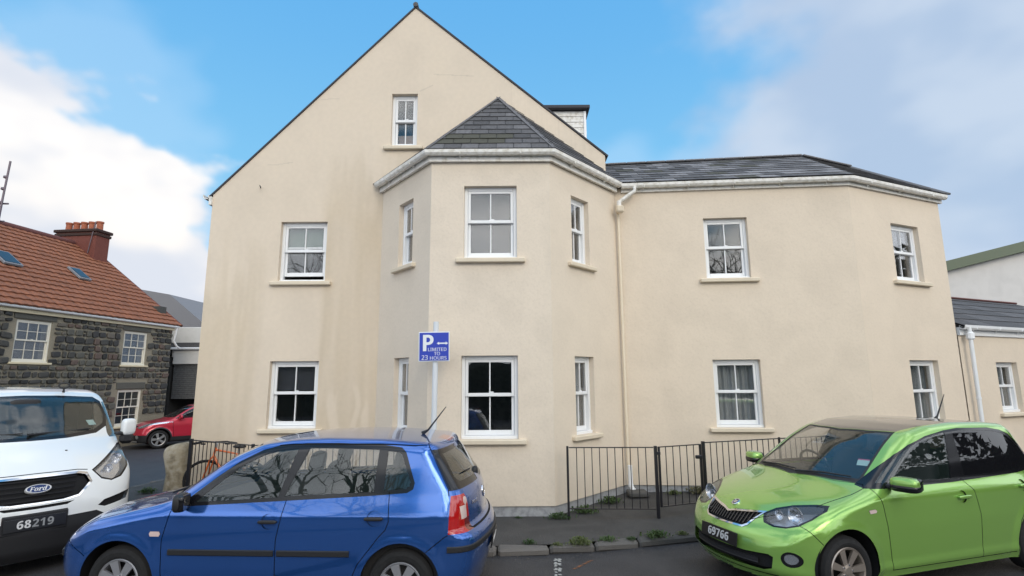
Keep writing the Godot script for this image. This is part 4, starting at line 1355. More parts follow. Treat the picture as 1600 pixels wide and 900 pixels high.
func bicycle() -> void:
	var B := thing("bicycle", "orange bicycle parked behind the railing by the gable wall", "bicycle", W(-4.56, 0.1, 8.86), deg_to_rad(-14))
	B.scale = Vector3.ONE * 0.88
	# local x runs back from the front axle
	var fork := PackedVector3Array([Vector3(-0.5, 0.34, 0), Vector3(-0.36, 0.72, 0), Vector3(-0.3, 0.93, 0)])
	var wheel := func(x: float, turn: float) -> void:
		var b := MB.new()
		var ring := PackedVector3Array()
		for k in 33:
			var a := TAU * k / 32
			ring.append(Vector3(cos(a) * 0.335, sin(a) * 0.335, 0))
		b.tube(ring, PackedFloat32Array([0.026]), 8, false)
		var w := part(B, "wheel", b.mesh(), M.tyre, Transform3D(Basis.from_euler(Vector3(0, turn, 0)), Vector3(x, 0.34, 0)))
		b = MB.new()
		for k in 14:
			var a := TAU * k / 14
			b.tube(PackedVector3Array([Vector3.ZERO, Vector3(cos(a) * 0.31, sin(a) * 0.31, 0)]), PackedFloat32Array([0.002]), 4)
		part(w, "spokes", b.mesh(), M.alloy)
	wheel.call(-0.5, 0.5)
	wheel.call(0.52, 0.0)
	var tubes := [["frame", [[-0.3, 0.93, 0], [-0.34, 0.78, 0], [0.02, 0.3, 0], [0.18, 0.82, 0], [-0.31, 0.88, 0]], 0.022, "bike_orange"], ["frame", [[0.02, 0.3, 0], [0.52, 0.34, 0], [0.16, 0.76, 0]], 0.014, "bike_orange"], ["fork", [[-0.5, 0.34, 0.05], [-0.37, 0.7, 0.05], [-0.34, 0.78, 0]], 0.016, "bike_orange"], ["fork", [[-0.5, 0.34, -0.05], [-0.37, 0.7, -0.05], [-0.34, 0.78, 0]], 0.016, "bike_orange"], ["stem", [[-0.3, 0.92, 0], [-0.28, 1.0, 0], [-0.34, 1.02, 0.02]], 0.02, "alloy"], ["handlebar", [[-0.62, 1.0, 0.16], [-0.5, 1.03, 0.1], [-0.34, 1.02, 0.02], [-0.16, 1.02, -0.1], [-0.02, 0.98, -0.16]], 0.014, "trim"], ["grip", [[-0.64, 1.0, 0.17], [-0.53, 1.02, 0.12]], 0.022, "trim"], ["grip", [[-0.1, 1.0, -0.13], [0.0, 0.98, -0.17]], 0.022, "trim"], ["seat_post", [[0.18, 0.8, 0], [0.2, 0.93, 0]], 0.013, "alloy"]]
	for t in tubes:
		var pts := PackedVector3Array()
		for p in t[1]:
			pts.append(Vector3(p[0], p[1], p[2]))
		part(B, t[0], tubemesh(pts, t[2], 8), M[t[3]])
	for s in [[-0.5, 0.99, 0.1], [-0.15, 0.98, -0.1]]:
		part(B, "brake_lever", boxmesh(Vector3(0.1, 0.03, 0.03), 0.008, Vector3(s[0], s[1], s[2])), M.trim)
	var sb := MB.new()
	sb.blob(Transform3D(Basis(), Vector3(0.21, 0.95, 0)), Vector3(0.13, 0.03, 0.07), 0.8, 0.9)
	part(B, "saddle", sb.mesh(), M.trim)
	var ck := MB.new()
	ck.lathe(Transform3D(Basis(), Vector3(0.02, 0.3, 0.04)), vec2s([[0.0, 0.005], [0.08, 0.005], [0.08, -0.005]]), 20)
	part(B, "chainring", ck.mesh(), M.trim)

# ------------------------------------------------------------------ across the road: what the glass and paint mirror
func bare_tree(at: Vector3, h: float, seed_: int, label: String) -> void:
	var T := thing("bare_tree", label, "tree", at, 0.0, "bare trees across the road")
	var r := RandomNumberGenerator.new()
	r.seed = seed_
	var trunk := MB.new()
	var crown := MB.new()
	var todo := [[Vector3.ZERO, Vector3(0.05, 1, 0.03), h * 0.22, h * 0.026, 0]]
	while todo.size():
		var s: Array = todo.pop_back()
		var p: Vector3 = s[0]
		var d: Vector3 = s[1]
		var pts := PackedVector3Array([p])
		var rr := PackedFloat32Array([s[3]])
		for k in 3:
			d = (d + Vector3(r.randf_range(-0.2, 0.2), r.randf_range(-0.05, 0.16), r.randf_range(-0.2, 0.2))).normalized()
			p += d * s[2] / 3.0
			pts.append(p)
			rr.append(s[3] * (1.0 - 0.07 * (k + 1)))
		(trunk if s[4] == 0 else crown).tube(pts, rr, 7 if s[4] < 2 else 4, false)
		if s[4] < 6:
			var n := 3 if s[4] < 4 else 2
			for k in n:
				var a := TAU * (k + r.randf() * 0.6) / n
				var side := d.cross(Vector3(cos(a), 0.2, sin(a))).normalized()
				todo.append([p if k else p.lerp(pts[1], 0.4), (d + side * r.randf_range(0.6, 1.15)).normalized(), s[2] * r.randf_range(0.68, 0.9), rr[3] * r.randf_range(0.62, 0.78), s[4] + 1])
	part(T, "trunk", trunk.mesh(), M.bark)
	part(T, "crown", crown.mesh(), M.bark)

func across_the_road() -> void:
	bare_tree(W(-7.0, 0, -6.5), 12.0, 3, "bare tree across the road facing the blue car")
	bare_tree(W(8.0, 0, -9.0), 13.5, 8, "bare tree across the road facing the house wing")
	# clipped hedge on a bank
	var n := FastNoiseLite.new()
	n.seed = 2
	n.frequency = 0.5
	var b := MB.new()
	var prev := []
	for i in 121:
		var x := -36.0 + 72.0 * i / 120
		var row := []
		for j in 9:
			var a := PI * j / 8.0
			var hh := 2.9 + 0.9 * n.get_noise_2d(x * 0.6, 5.0)
			var rr := 1.0 + 0.18 * n.get_noise_3d(x * 3.0, j * 1.7, 0)
			row.append(Vector3(x, maxf(-0.1, pow(sin(a), 0.45) * hh * rr), 11.5 - cos(a) * 1.3 * rr))
		if prev:
			for j in 8:
				b.quad(prev[j], prev[j + 1], row[j + 1], row[j], ((prev[j] + row[j + 1]) / 2 - Vector3(prev[j].x, 1.2, 11.5)))
		prev = row
	var eb := MB.new()
	var er := RandomNumberGenerator.new()
	er.seed = 31
	for k in 5200:
		var u := er.randf() * 22.0 - 11.0
		var top := 5.6 + 1.2 * sin(u * 0.7) + 0.8 * sin(u * 1.9 + 1.0)
		var y := top * sqrt(er.randf())
		var p := Vector3(22.0 + er.randfn() * 0.9 * (1.2 - y / 8.0), y, u - 2.0)
		var d := Vector3(er.randfn(), er.randfn(), er.randfn()).normalized() * er.randf_range(0.15, 0.4)
		var e := d.cross(Vector3(er.randfn(), er.randfn(), er.randfn())).normalized() * 0.16
		eb.tri(p - e, p + e, p + d)
	var eo := thing("evergreen_row", "row of dark evergreen shrubs down the street beyond the green car", "shrubs")
	part(eo, "foliage", eb.mesh(), M.hedge)
	for k in 6:
		part(eo, "stem", tubemesh(PackedVector3Array([Vector3(22, 0, -11 + k * 3.6), Vector3(22.1, 4.0, -11 + k * 3.6)]), 0.1, 6), M.bark)
	part(eo, "inner_mass", boxmesh(Vector3(0.8, 4.4, 21), 0.3, Vector3(22.3, 2.1, -2.0)), M.hedge)
	var o := part(self, "hedge", b.mesh(), M.hedge)
	tag(o, "long dark clipped hedge lining the far side of the road", "hedge")

# ------------------------------------------------------------------ cars
# A body is one smooth shape (side, top, nose and tail surfaces blended together); its skin is meshed and then cut
# along panel outlines given in side, top, front or rear view, so that doors, panes and lamps are pieces of the same skin.
# Local axes: the nose points to -x, the left flank is +z.
class Car:
	var s: Dictionary
	var tT: PackedFloat32Array
	var tP: PackedFloat32Array
	var tS: PackedFloat32Array
	var tN: PackedFloat32Array
	var tR: PackedFloat32Array
	var store := {}
	var seen := {}
	var cutters := []
	var gaps := []
	var k1: float
	var k2: float
	var k3: float
	var bow: float
	var crown: float
	var ca: float
	var cb: float
	var low: float
	var arches: Array
	var flare: float
	var wx0: float
	var wx1: float
	var wy: float
	var wr: float

	static func tb(pts: Array, blur: int) -> PackedFloat32Array:
		var a := PackedFloat32Array()
		a.resize(900)
		var k := 0
		for i in 900:
			var x := -3.0 + i * 0.01
			while k < pts.size() - 2 and x > pts[k + 1][0]:
				k += 1
			var t := clampf((x - pts[k][0]) / maxf(1e-6, pts[k + 1][0] - pts[k][0]), 0.0, 1.0)
			a[i] = lerpf(pts[k][1], pts[k + 1][1], t)
		for pass_ in 2:
			var c := a.duplicate()
			for i in range(blur, 900 - blur):
				var sum := 0.0
				for j in range(-blur, blur + 1):
					sum += c[i + j]
				a[i] = sum / (2 * blur + 1)
		return a

	func _init(spec: Dictionary) -> void:
		s = spec
		tT = tb(s.T, s.get("blurT", 5))
		tP = tb(s.P, 12)
		tS = tb(s.S, s.get("blurS", 2))
		tN = tb(s.N, s.get("blurN", 2))
		tR = tb(s.R, s.get("blurR", 1))
		k1 = s.get("k1", 0.08)
		k2 = s.get("k2", 0.14)
		k3 = s.get("k3", 0.12)
		bow = s.bow
		crown = s.crown
		ca = s.ca
		cb = s.cb
		low = s.low
		arches = s.arches
		wx0 = arches[0][0]
		wx1 = arches[1][0]
		wy = arches[0][1]
		wr = arches[0][2]
		flare = s.get("flare", 0.012)

	func at(t: PackedFloat32Array, x: float) -> float:
		var q := clampf((x + 3.0) * 100.0, 0.0, 898.0)
		var i := int(q)
		return t[i] + (t[i + 1] - t[i]) * (q - i)

	func smax(a: float, b: float, k: float) -> float:
		var h := maxf(k - absf(a - b), 0.0)
		return maxf(a, b) + h * h / (4.0 * k)

	func f(p: Vector3) -> float:
		var zz := p.z * p.z
		var w := at(tP, p.x) * at(tS, p.y)
		if p.y < wy + wr + 0.1:
			var dx := minf(absf(p.x - wx0), absf(p.x - wx1))
			if dx < wr + 0.1:
				var g := sqrt(dx * dx + (p.y - wy) * (p.y - wy)) - wr
				if g < 0.09:
					w += flare * (1.0 - smoothstep(0.0, 0.09, g))
		var r := smax(absf(p.z) - w, p.y - at(tT, p.x - bow * zz) + crown * zz, k1)
		r = smax(r, at(tN, p.y) + ca * zz - p.x, k2)
		r = smax(r, p.x - at(tR, p.y) + cb * zz, k3)
		return maxf(r, low - p.y)

	func grad(p: Vector3, v: float) -> Vector3:
		var e := 0.002
		return Vector3(f(p + Vector3(e, 0, 0)) - v, f(p + Vector3(0, e, 0)) - v, f(p + Vector3(0, 0, e)) - v) / e

	func snap(p: Vector3, times := 2) -> Array:
		var g := Vector3.UP
		for k in times:
			var v := f(p)
			g = grad(p, v)
			p -= g * clampf(v / maxf(g.length_squared(), 0.05), -0.05, 0.05)
		return [p, g.normalized()]

	func vert(p: Vector3) -> Array:
		var key := Vector3i((p * 8000.0).round())
		if not seen.has(key):
			var q: Array = snap(p, 1)
			if absf(p.z) < 1e-4:
				q = [Vector3(q[0].x, q[0].y, 0.0), Vector3(q[1].x, q[1].y, 0.0).normalized()]
			seen[key] = q
		return seen[key]

	func ray(from: Vector3, dir: Vector3) -> Array:
		var a := 0.0
		var b := 2.5
		for k in 24:
			var m := (a + b) / 2
			if f(from + dir * m) < 0:
				a = m
			else:
				b = m
		return snap(from + dir * a)

	func cut(key: String, polys: Array, least := 0.12, zmin := -1.0) -> void:
		var c := {"key": key, "polys": polys, "least": least, "zmin": zmin, "boxes": []}
		for q in polys:
			var r := Rect2(q[1][0], Vector2.ZERO)
			for p in q[1]:
				r = r.expand(p)
			c.boxes.append(r)
		cutters.append(c)

	func line(key: String, view: String, pts: Array, half := 0.0035, least := 0.12) -> void:
		key = "%s%d" % [key, gaps.size()]
		gaps.append([key, view])
		var a := PackedVector2Array()
		for p in pts:
			a.append(Vector2(p[0], p[1]))
		for q in Geometry2D.offset_polyline(a, half, Geometry2D.JOIN_MITER, Geometry2D.END_BUTT):
			cut(key, [[view, q]], least)

	func flat(view: String, p: Vector3) -> Vector2:
		if view == "side":
			return Vector2(p.x, p.y)
		return Vector2(p.x, p.z) if view == "top" else Vector2(p.z, p.y)

	func lift(view: String, q: Vector2, o: Vector3, n: Vector3) -> Vector3:
		if view == "side":
			return Vector3(q.x, q.y, o.z - (n.x * (q.x - o.x) + n.y * (q.y - o.y)) / n.z)
		if view == "top":
			return Vector3(q.x, o.y - (n.x * (q.x - o.x) + n.z * (q.y - o.z)) / n.y, q.y)
		return Vector3(o.x - (n.z * (q.x - o.z) + n.y * (q.y - o.y)) / n.x, q.y, q.x)

	func facing(view: String, n: Vector3) -> float:
		return n.z if view == "side" else n.y if view == "top" else -n.x if view == "front" else n.x

	func keep(key: String, poly: PackedVector3Array, n: Vector3) -> void:
		if key == "":
			return
		if not store.has(key):
			store[key] = [PackedVector3Array(), PackedVector3Array()]
		var q := PackedVector2Array()
		var view := "side" if absf(n.z) >= maxf(absf(n.x), absf(n.y)) else "top" if absf(n.y) >= absf(n.x) else "front"
		for p in poly:
			q.append(flat(view, p))
		var ix := PackedInt32Array([0, 1, 2]) if poly.size() == 3 else Geometry2D.triangulate_polygon(q)
		for k in ix:
			var v: Array = vert(poly[k])
			store[key][0].append(v[0])
			store[key][1].append(v[1])

	func add(a: Vector3, b: Vector3, c: Vector3, out: Vector3) -> void:
		var poly := PackedVector3Array()
		var src := [a, b, c]
		for k in 3:
			var p: Vector3 = src[k]
			var q: Vector3 = src[(k + 1) % 3]
			if p.z >= 0:
				poly.append(p)
			if (p.z < 0) != (q.z < 0):
				poly.append(p + (q - p) * (p.z / (p.z - q.z)))
		if poly.size() < 3:
			return
		var n := (b - a).cross(c - a)
		if n.length_squared() < 1e-14:
			return
		n = n.normalized()
		var mid := (a + b + c) / 3
		if n.dot(out) < 0:
			n = -n
		var pieces := [poly]
		for cu in cutters:
			if mid.z < cu.zmin:
				continue
			var ok := true
			for k in cu.polys.size():
				var view: String = cu.polys[k][0]
				if facing(view, n) < cu.least:
					ok = false
					break
				var r := Rect2(flat(view, a), Vector2.ZERO).expand(flat(view, b)).expand(flat(view, c))
				if not r.intersects(cu.boxes[k], true):
					ok = false
					break
			if not ok:
				continue
			for k in cu.polys.size():
				var view: String = cu.polys[k][0]
				var inside := []
				var outside := []
				for pc in pieces:
					var q := PackedVector2Array()
					for p in pc:
						q.append(flat(view, p))
					var got: Array = Geometry2D.intersect_polygons(q, cu.polys[k][1])
					if got.is_empty():
						outside.append(pc)
						continue
					for g in got:
						var o := PackedVector3Array()
						for p in g:
							o.append(lift(view, p, a, n))
						inside.append(o)
					for g in Geometry2D.clip_polygons(q, cu.polys[k][1]):
						var o := PackedVector3Array()
						for p in g:
							o.append(lift(view, p, a, n))
						outside.append(o)
				if k == 0:
					cu.left = outside
				else:
					cu.left.append_array(outside)
				pieces = inside
			for pc in pieces:
				keep(cu.key, pc, n)
			pieces = cu.left
			cu.left = []
			if pieces.is_empty():
				return
		for pc in pieces:
			keep("body", pc, n)

	func build() -> void:
		var c: float = s.cell
		var lo := Vector3(s.x0, low - 1.5 * c, -1.5 * c)
		var nx := int((s.x1 - s.x0) / c) + 2
		var ny := int((s.y1 - lo.y) / c) + 2
		var nz := int((s.z1 - lo.z) / c) + 2
		var nyz := ny * nz
		var val := PackedFloat32Array()
		val.resize(nx * ny * nz)
		for i in nx:
			for j in ny:
				for k in nz:
					val[(i * ny + j) * nz + k] = f(lo + Vector3(i, j, k) * c)
		var ids := {}
		var pts := PackedVector3Array()
		var nrm := PackedVector3Array()
		var step := [ny * nz, nz, 1]
		for i in nx - 1:
			for j in ny - 1:
				for k in nz - 1:
					var o := (i * ny + j) * nz + k
					var sg := val[o] < 0
					if (val[o + 1] < 0) == sg and (val[o + nz] < 0) == sg and (val[o + nz + 1] < 0) == sg and (val[o + nyz] < 0) == sg and (val[o + nyz + 1] < 0) == sg and (val[o + nyz + nz] < 0) == sg and (val[o + nyz + nz + 1] < 0) == sg:
						continue
					var sum := Vector3.ZERO
					var cnt := 0
					for ax in 3:
						var u: int = [2, 1, 1][ax]
						var w: int = [4, 4, 2][ax]
						var main: int = [1, 2, 4][ax]
						for q in [0, u, w, u + w]:
							var va := val[o + (step[0] if q & 1 else 0) + (step[1] if q & 2 else 0) + (step[2] if q & 4 else 0)]
							var e: int = q | main
							var vb := val[o + (step[0] if e & 1 else 0) + (step[1] if e & 2 else 0) + (step[2] if e & 4 else 0)]
							if (va < 0) != (vb < 0):
								var t := va / (va - vb)
								var p := Vector3(1.0 if q & 1 else 0.0, 1.0 if q & 2 else 0.0, 1.0 if q & 4 else 0.0)
								p[ax] += t
								sum += p
								cnt += 1
					ids[o] = pts.size()
					var made: Array = snap(lo + (Vector3(i, j, k) + sum / cnt) * c)
					pts.append(made[0])
					nrm.append(made[1])
					seen[Vector3i((made[0] * 8000.0).round())] = made
		for i in range(1, nx - 1):
			for j in range(1, ny - 1):
				for k in range(1, nz - 1):
					var o := (i * ny + j) * nz + k
					for ax in 3:
						if (val[o] < 0) == (val[o + step[ax]] < 0):
							continue
						var u: int = step[(ax + 1) % 3]
						var w: int = step[(ax + 2) % 3]
						var q := [ids.get(o, -1), ids.get(o - u, -1), ids.get(o - u - w, -1), ids.get(o - w, -1)]
						if q.min() < 0:
							continue
						add(pts[q[0]], pts[q[1]], pts[q[2]], nrm[q[0]] + nrm[q[1]] + nrm[q[2]])
						add(pts[q[0]], pts[q[2]], pts[q[3]], nrm[q[0]] + nrm[q[2]] + nrm[q[3]])

	# halves: 1 left flank only, -1 right flank only, 0 both
	func mesh(key: String, half: int, inset := 0.0, ymin := -9.0) -> ArrayMesh:
		var b := MB.new()
		add_to(b, key, half, inset, ymin)
		return b.mesh()

	# both faces of a sheet of glass
	func pane(key: String, half: int, inset: float) -> ArrayMesh:
		var b := MB.new()
		add_to(b, key, half, inset)
		add_to(b, key, half, inset + 0.004)
		return b.mesh()

	func add_to(b: MB, key: String, half: int, inset := 0.0, ymin := -9.0) -> void:
		if not store.has(key):
			return
		var v: PackedVector3Array = store[key][0]
		var n: PackedVector3Array = store[key][1]
		for k in range(0, v.size(), 3):
			if (v[k].y + v[k + 1].y + v[k + 2].y) / 3 < ymin:
				continue
			if half >= 0:
				b.smooth(v[k] - n[k] * inset, v[k + 1] - n[k + 1] * inset, v[k + 2] - n[k + 2] * inset, n[k], n[k + 1], n[k + 2])
			if half <= 0:
				var m := Vector3(1, 1, -1)
				b.smooth((v[k] - n[k] * inset) * m, (v[k + 1] - n[k + 1] * inset) * m, (v[k + 2] - n[k + 2] * inset) * m, n[k] * m, n[k + 1] * m, n[k + 2] * m)

	# raised band of height h and thickness t through surface points
	func band(pts: Array, h: float, t: float) -> ArrayMesh:
		var b := MB.new()
		var rings := []
		for q in pts:
			var n := Vector3(q[1].x, 0, q[1].z).normalized()
			var r := []
			for c in [[-0.5, -0.012], [-0.5, t * 0.4], [-0.36, t], [0.36, t], [0.5, t * 0.4], [0.5, -0.012]]:
				r.append(q[0] + Vector3(0, h * c[0], 0) + n * c[1])
			rings.append(r)
		for i in rings.size() - 1:
			for k in 5:
				var a: Vector3 = rings[i][k]
				b.quad(a, rings[i][k + 1], rings[i + 1][k + 1], rings[i + 1][k], (pts[i][1] as Vector3) + Vector3(0, [-1.5, -0.7, 0, 0.7, 1.5][k], 0))
		for e in [0, rings.size() - 1]:
			var o: Vector3 = pts[0][0] - pts[1][0] if e == 0 else pts[e][0] - pts[e - 1][0]
			for k in range(1, 5):
				b.tri_out(rings[e][0], rings[e][k], rings[e][k + 1], o)
		return b.mesh()

	func around(y: float, cx: float, a0: float, a1: float, n: int) -> Array:
		var out := []
		for k in n + 1:
			var a := deg_to_rad(lerpf(a0, a1, float(k) / n))
			out.append(ray(Vector3(cx, y, 0), Vector3(cos(a), 0, sin(a))))
		return out

	# frame on the skin: z out, y up
	func seat(q: Array, off := 0.003) -> Transform3D:
		var n: Vector3 = q[1]
		var x := Vector3.UP.cross(n).normalized()
		return Transform3D(Basis(x, n.cross(x), n), q[0] + n * off)

static func p2(a: Array) -> PackedVector2Array:
	var o := PackedVector2Array()
	for p in a:
		o.append(Vector2(p[0], p[1]))
	return o

static func disc(x: float, y: float, r: float, n := 28, sx := 1.0) -> PackedVector2Array:
	var o := PackedVector2Array()
	for k in n:
		o.append(Vector2(x + cos(TAU * k / n) * r * sx, y + sin(TAU * k / n) * r))
	return o

func road_wheel(parent: Node3D, x: float, z: float, r: float, rim: float, spokes: int, fat: float, m: String, side: float, tilt := 0.0) -> void:
	var o := Node3D.new()
	o.name = "wheel"
	parent.add_child(o, true)
	o.transform = Transform3D(Basis.from_euler(Vector3(0, (0.0 if side > 0 else PI) + tilt, 0)), Vector3(x, r, z))
	var b := MB.new()
	b.lathe(Transform3D(), p2([[rim - 0.005, -0.17], [r - 0.03, -0.18], [r - 0.004, -0.15], [r, -0.10], [r - 0.002, -0.03], [r - 0.02, 0.0], [r - 0.05, 0.012], [rim + 0.02, 0.008], [rim, -0.004], [rim - 0.008, -0.03]]), 48)
	part(o, "tyre", b.mesh(), M.tyre)
	b = MB.new()
	b.lathe(Transform3D(), p2([[rim, -0.002], [rim - 0.006, 0.006], [rim - 0.02, 0.0], [rim - 0.03, -0.04], [rim - 0.035, -0.14]]), 48)
	part(o, "rim", b.mesh(), M[m])
	b = MB.new()
	b.lathe(Transform3D(), p2([[rim - 0.01, -0.085], [0.03, -0.09], [0.0, -0.09]]), 32)
	part(o, "brake_disc", b.mesh(), M.gap)
	for k in spokes:
		b = MB.new()
		b.prism(Transform3D(Basis.from_euler(Vector3(0, 0, TAU * k / spokes + 0.3)), Vector3(0, 0, 0.004)), p2([[-fat * 0.32, 0.035], [fat * 0.32, 0.035], [fat * 0.5, rim - 0.018], [-fat * 0.5, rim - 0.018]]), 0.022)
		for v in b.v.size():
			var q := Vector2(b.v[v].x, b.v[v].y).length()
			b.v[v].z += -0.018 * (1.0 - q / rim)
		part(o, "spoke", b.mesh(), M[m])
	b = MB.new()
	b.lathe(Transform3D(), p2([[0.055, -0.03], [0.05, -0.006], [0.03, 0.0], [0.0, 0.001]]), 20)
	part(o, "hub_cap", b.mesh(), M[m])
	for k in 5:
		b = MB.new()
		b.lathe(Transform3D(Basis(), Vector3(cos(TAU * k / 5) * 0.05, sin(TAU * k / 5) * 0.05, 0)), p2([[0.009, -0.03], [0.009, -0.002], [0.0, -0.001]]), 8)
		part(o, "wheel_bolt", b.mesh(), M.chrome)

func wheel_wells(parent: Node3D, c: Car, hx: Array, r: float, zo: float) -> void:
	for a in hx:
		for s in [1.0, -1.0]:
			var b := MB.new()
			b.lathe(Transform3D(Basis(), Vector3(a[0], a[1], 0)), p2([[r + 0.01, zo * s], [r + 0.02, zo * s - 0.3 * s], [0.02, zo * s - 0.32 * s]]), 28, -0.35, PI + 0.35)
			part(parent, "wheel_arch_liner", b.mesh(), M.gap)

func car_seat(parent: Node3D, x: float, z: float, y: float, rest := true, w := 0.23) -> void:
	var o := Node3D.new()
	o.name = "seat"
	parent.add_child(o, true)
	o.position = Vector3(x, y, z)
	var b := MB.new()
	b.blob(Transform3D(Basis.from_euler(Vector3(0, 0, -0.25)), Vector3(0.16, 0.33, 0)), Vector3(0.08, 0.33, w), 0.4, 0.4)
	part(o, "backrest", b.mesh(), M.seat)
	b = MB.new()
	b.blob(Transform3D(Basis(), Vector3(-0.15, 0.02, 0)), Vector3(0.28, 0.08, w), 0.4, 0.4)
	part(o, "cushion", b.mesh(), M.seat)
	if rest:
		b = MB.new()
		b.blob(Transform3D(Basis.from_euler(Vector3(0, 0, -0.2)), Vector3(0.28, 0.74, 0)), Vector3(0.05, 0.1, 0.13), 0.6, 0.6)
		part(o, "headrest", b.mesh(), M.seat)

func cabin(parent: Node3D, x0: float, x1: float, w: float, belt: float, dash: float) -> void:
	var b := MB.new()
	b.bx(Vector3((x0 + x1) / 2, 0.3, 0), Vector3(x1 - x0, 0.06, w * 2))
	b.bx(Vector3((x0 + x1) / 2, (0.3 + belt) / 2, w), Vector3(x1 - x0, belt - 0.3, 0.04))
	b.bx(Vector3((x0 + x1) / 2, (0.3 + belt) / 2, -w), Vector3(x1 - x0, belt - 0.3, 0.04))
	b.bx(Vector3(x1 - 0.12, belt - 0.06, 0), Vector3(0.3, 0.03, w * 1.9))
	part(parent, "cabin_trim", b.mesh(), M.cabin)
	b = MB.new()
	b.blob(Transform3D(Basis(), Vector3(dash + 0.12, belt - 0.16, 0)), Vector3(0.26, 0.13, w - 0.1), 0.5, 0.4)
	b.blob(Transform3D(Basis(), Vector3(dash + 0.22, belt - 0.02, -w * 0.52)), Vector3(0.1, 0.07, 0.17), 0.7, 0.6)
	part(parent, "dashboard", b.mesh(), M.cabin)
	b = MB.new()
	var ring := PackedVector3Array()
	for k in 25:
		ring.append(Vector3(0, cos(TAU * k / 24) * 0.185, sin(TAU * k / 24) * 0.185))
	b.tube(ring, PackedFloat32Array([0.014]), 8, false)
	b.bx(Vector3(0, 0, 0), Vector3(0.05, 0.07, 0.34), 0.02)
	part(parent, "steering_wheel", b.mesh(), M.trim, Transform3D(Basis.from_euler(Vector3(0, 0, 0.4)), Vector3(dash + 0.42, belt + 0.02, -w * 0.52)))

func shut_lines(parent: Node3D, c: Car, deep: float) -> void:
	for g in c.gaps:
		if c.store.has(g[0]):
			for half in ([1, -1] if g[1] == "side" else [0]):
				part(parent, "shut_line", c.mesh(g[0], half, deep), M.gap)

func plate(parent: Node3D, xf: Transform3D, s: String, w: float, h: float, worn := 0) -> void:
	var p := part(parent, "number_plate", boxmesh(Vector3(w, h, 0.012), 0.003), M.plate_black, xf)
	var n := s.length()
	for k in n:
		lettering(p, "digit", s[k], h * 0.62, M.plate_silver if k < n - worn else M.plate_worn, Transform3D(Basis(), Vector3((k - (n - 1) / 2.0) * h * 0.5 - h * 0.02, 0, 0.008)), 600)

# inner skin of the cabin so that paint does not show inside
func lining(parent: Node3D, c: Car, keys: Array, y: float) -> void:
	var b := MB.new()
	for k in keys:
		c.add_to(b, k, 0, 0.02, y)
	part(parent, "cabin_lining", b.mesh(), M.cabin)

func mirror_unit(parent: Node3D, at: Vector3, h: Vector3, m: String, side: float, two_tone := "") -> void:
	var b := MB.new()
	b.blob(Transform3D(Basis.from_euler(Vector3(0, 0.25 * side, 0)), at), h, 0.55, 0.6)
	var o := part(parent, "door_mirror", b.mesh(), M[m])
	b = MB.new()
	b.blob(Transform3D(Basis(), at + Vector3(-0.01, -h.y * 0.7, -side * (h.z + 0.01))), Vector3(0.035, 0.022, 0.06), 0.6, 0.6)
	part(o, "mirror_arm", b.mesh(), M.trim)
	b = MB.new()
	b.blob(Transform3D(Basis.from_euler(Vector3(0, 0.25 * side, 0)), at + Vector3(h.x * 0.5, 0, 0)), Vector3(h.x * 0.56, h.y * 0.88, h.z * 0.92), 0.3, 0.3)
	part(o, "mirror_glass", b.mesh(), M.trim_gloss)
	if two_tone:
		b = MB.new()
		b.blob(Transform3D(Basis.from_euler(Vector3(0, 0.25 * side, 0)), at + Vector3(0.0, -h.y * 0.45, 0)), Vector3(h.x * 1.03, h.y * 0.62, h.z * 1.02), 0.5, 0.6)
		part(o, "mirror_base", b.mesh(), M[two_tone])

func handle(parent: Node3D, c: Car, x: float, y: float, m: String, w := 0.17) -> void:
	var q: Array = c.ray(Vector3(x, y, 0), Vector3(0, 0, 1))
	var b := MB.new()
	b.blob(Transform3D(Basis(), Vector3.ZERO), Vector3(w / 2, 0.016, 0.014), 0.6, 0.4, 16, 8)
	var h := part(parent, "door_handle", b.mesh(), M[m], c.seat(q, 0.022))
	b = MB.new()
	b.bx(Vector3(-w * 0.42, 0, -0.02), Vector3(0.02, 0.02, 0.04), 0.004)
	b.bx(Vector3(w * 0.42, 0, -0.02), Vector3(0.02, 0.02, 0.04), 0.004)
	part(h, "handle_foot", b.mesh(), M[m])

func lamp_bowl(parent: Node3D, xf: Transform3D, r: float, deep: float) -> void:
	var b := MB.new()
	b.lathe(xf, p2([[r, 0.0], [r * 0.93, -deep * 0.25], [r * 0.75, -deep * 0.55], [r * 0.45, -deep * 0.85], [r * 0.18, -deep]]), 28)
	var o := part(parent, "reflector", b.mesh(), M.lamp_chrome)
	b = MB.new()
	b.blob(xf * Transform3D(Basis(), Vector3(0, 0, -deep * 0.6)), Vector3(r * 0.22, r * 0.22, r * 0.3), 1.0, 1.0, 14, 10)
	part(o, "bulb", b.mesh(), M.chrome)

func turn_of(yaw_deg: float) -> Basis:
	return Basis.from_euler(Vector3(0, deg_to_rad(yaw_deg), 0))

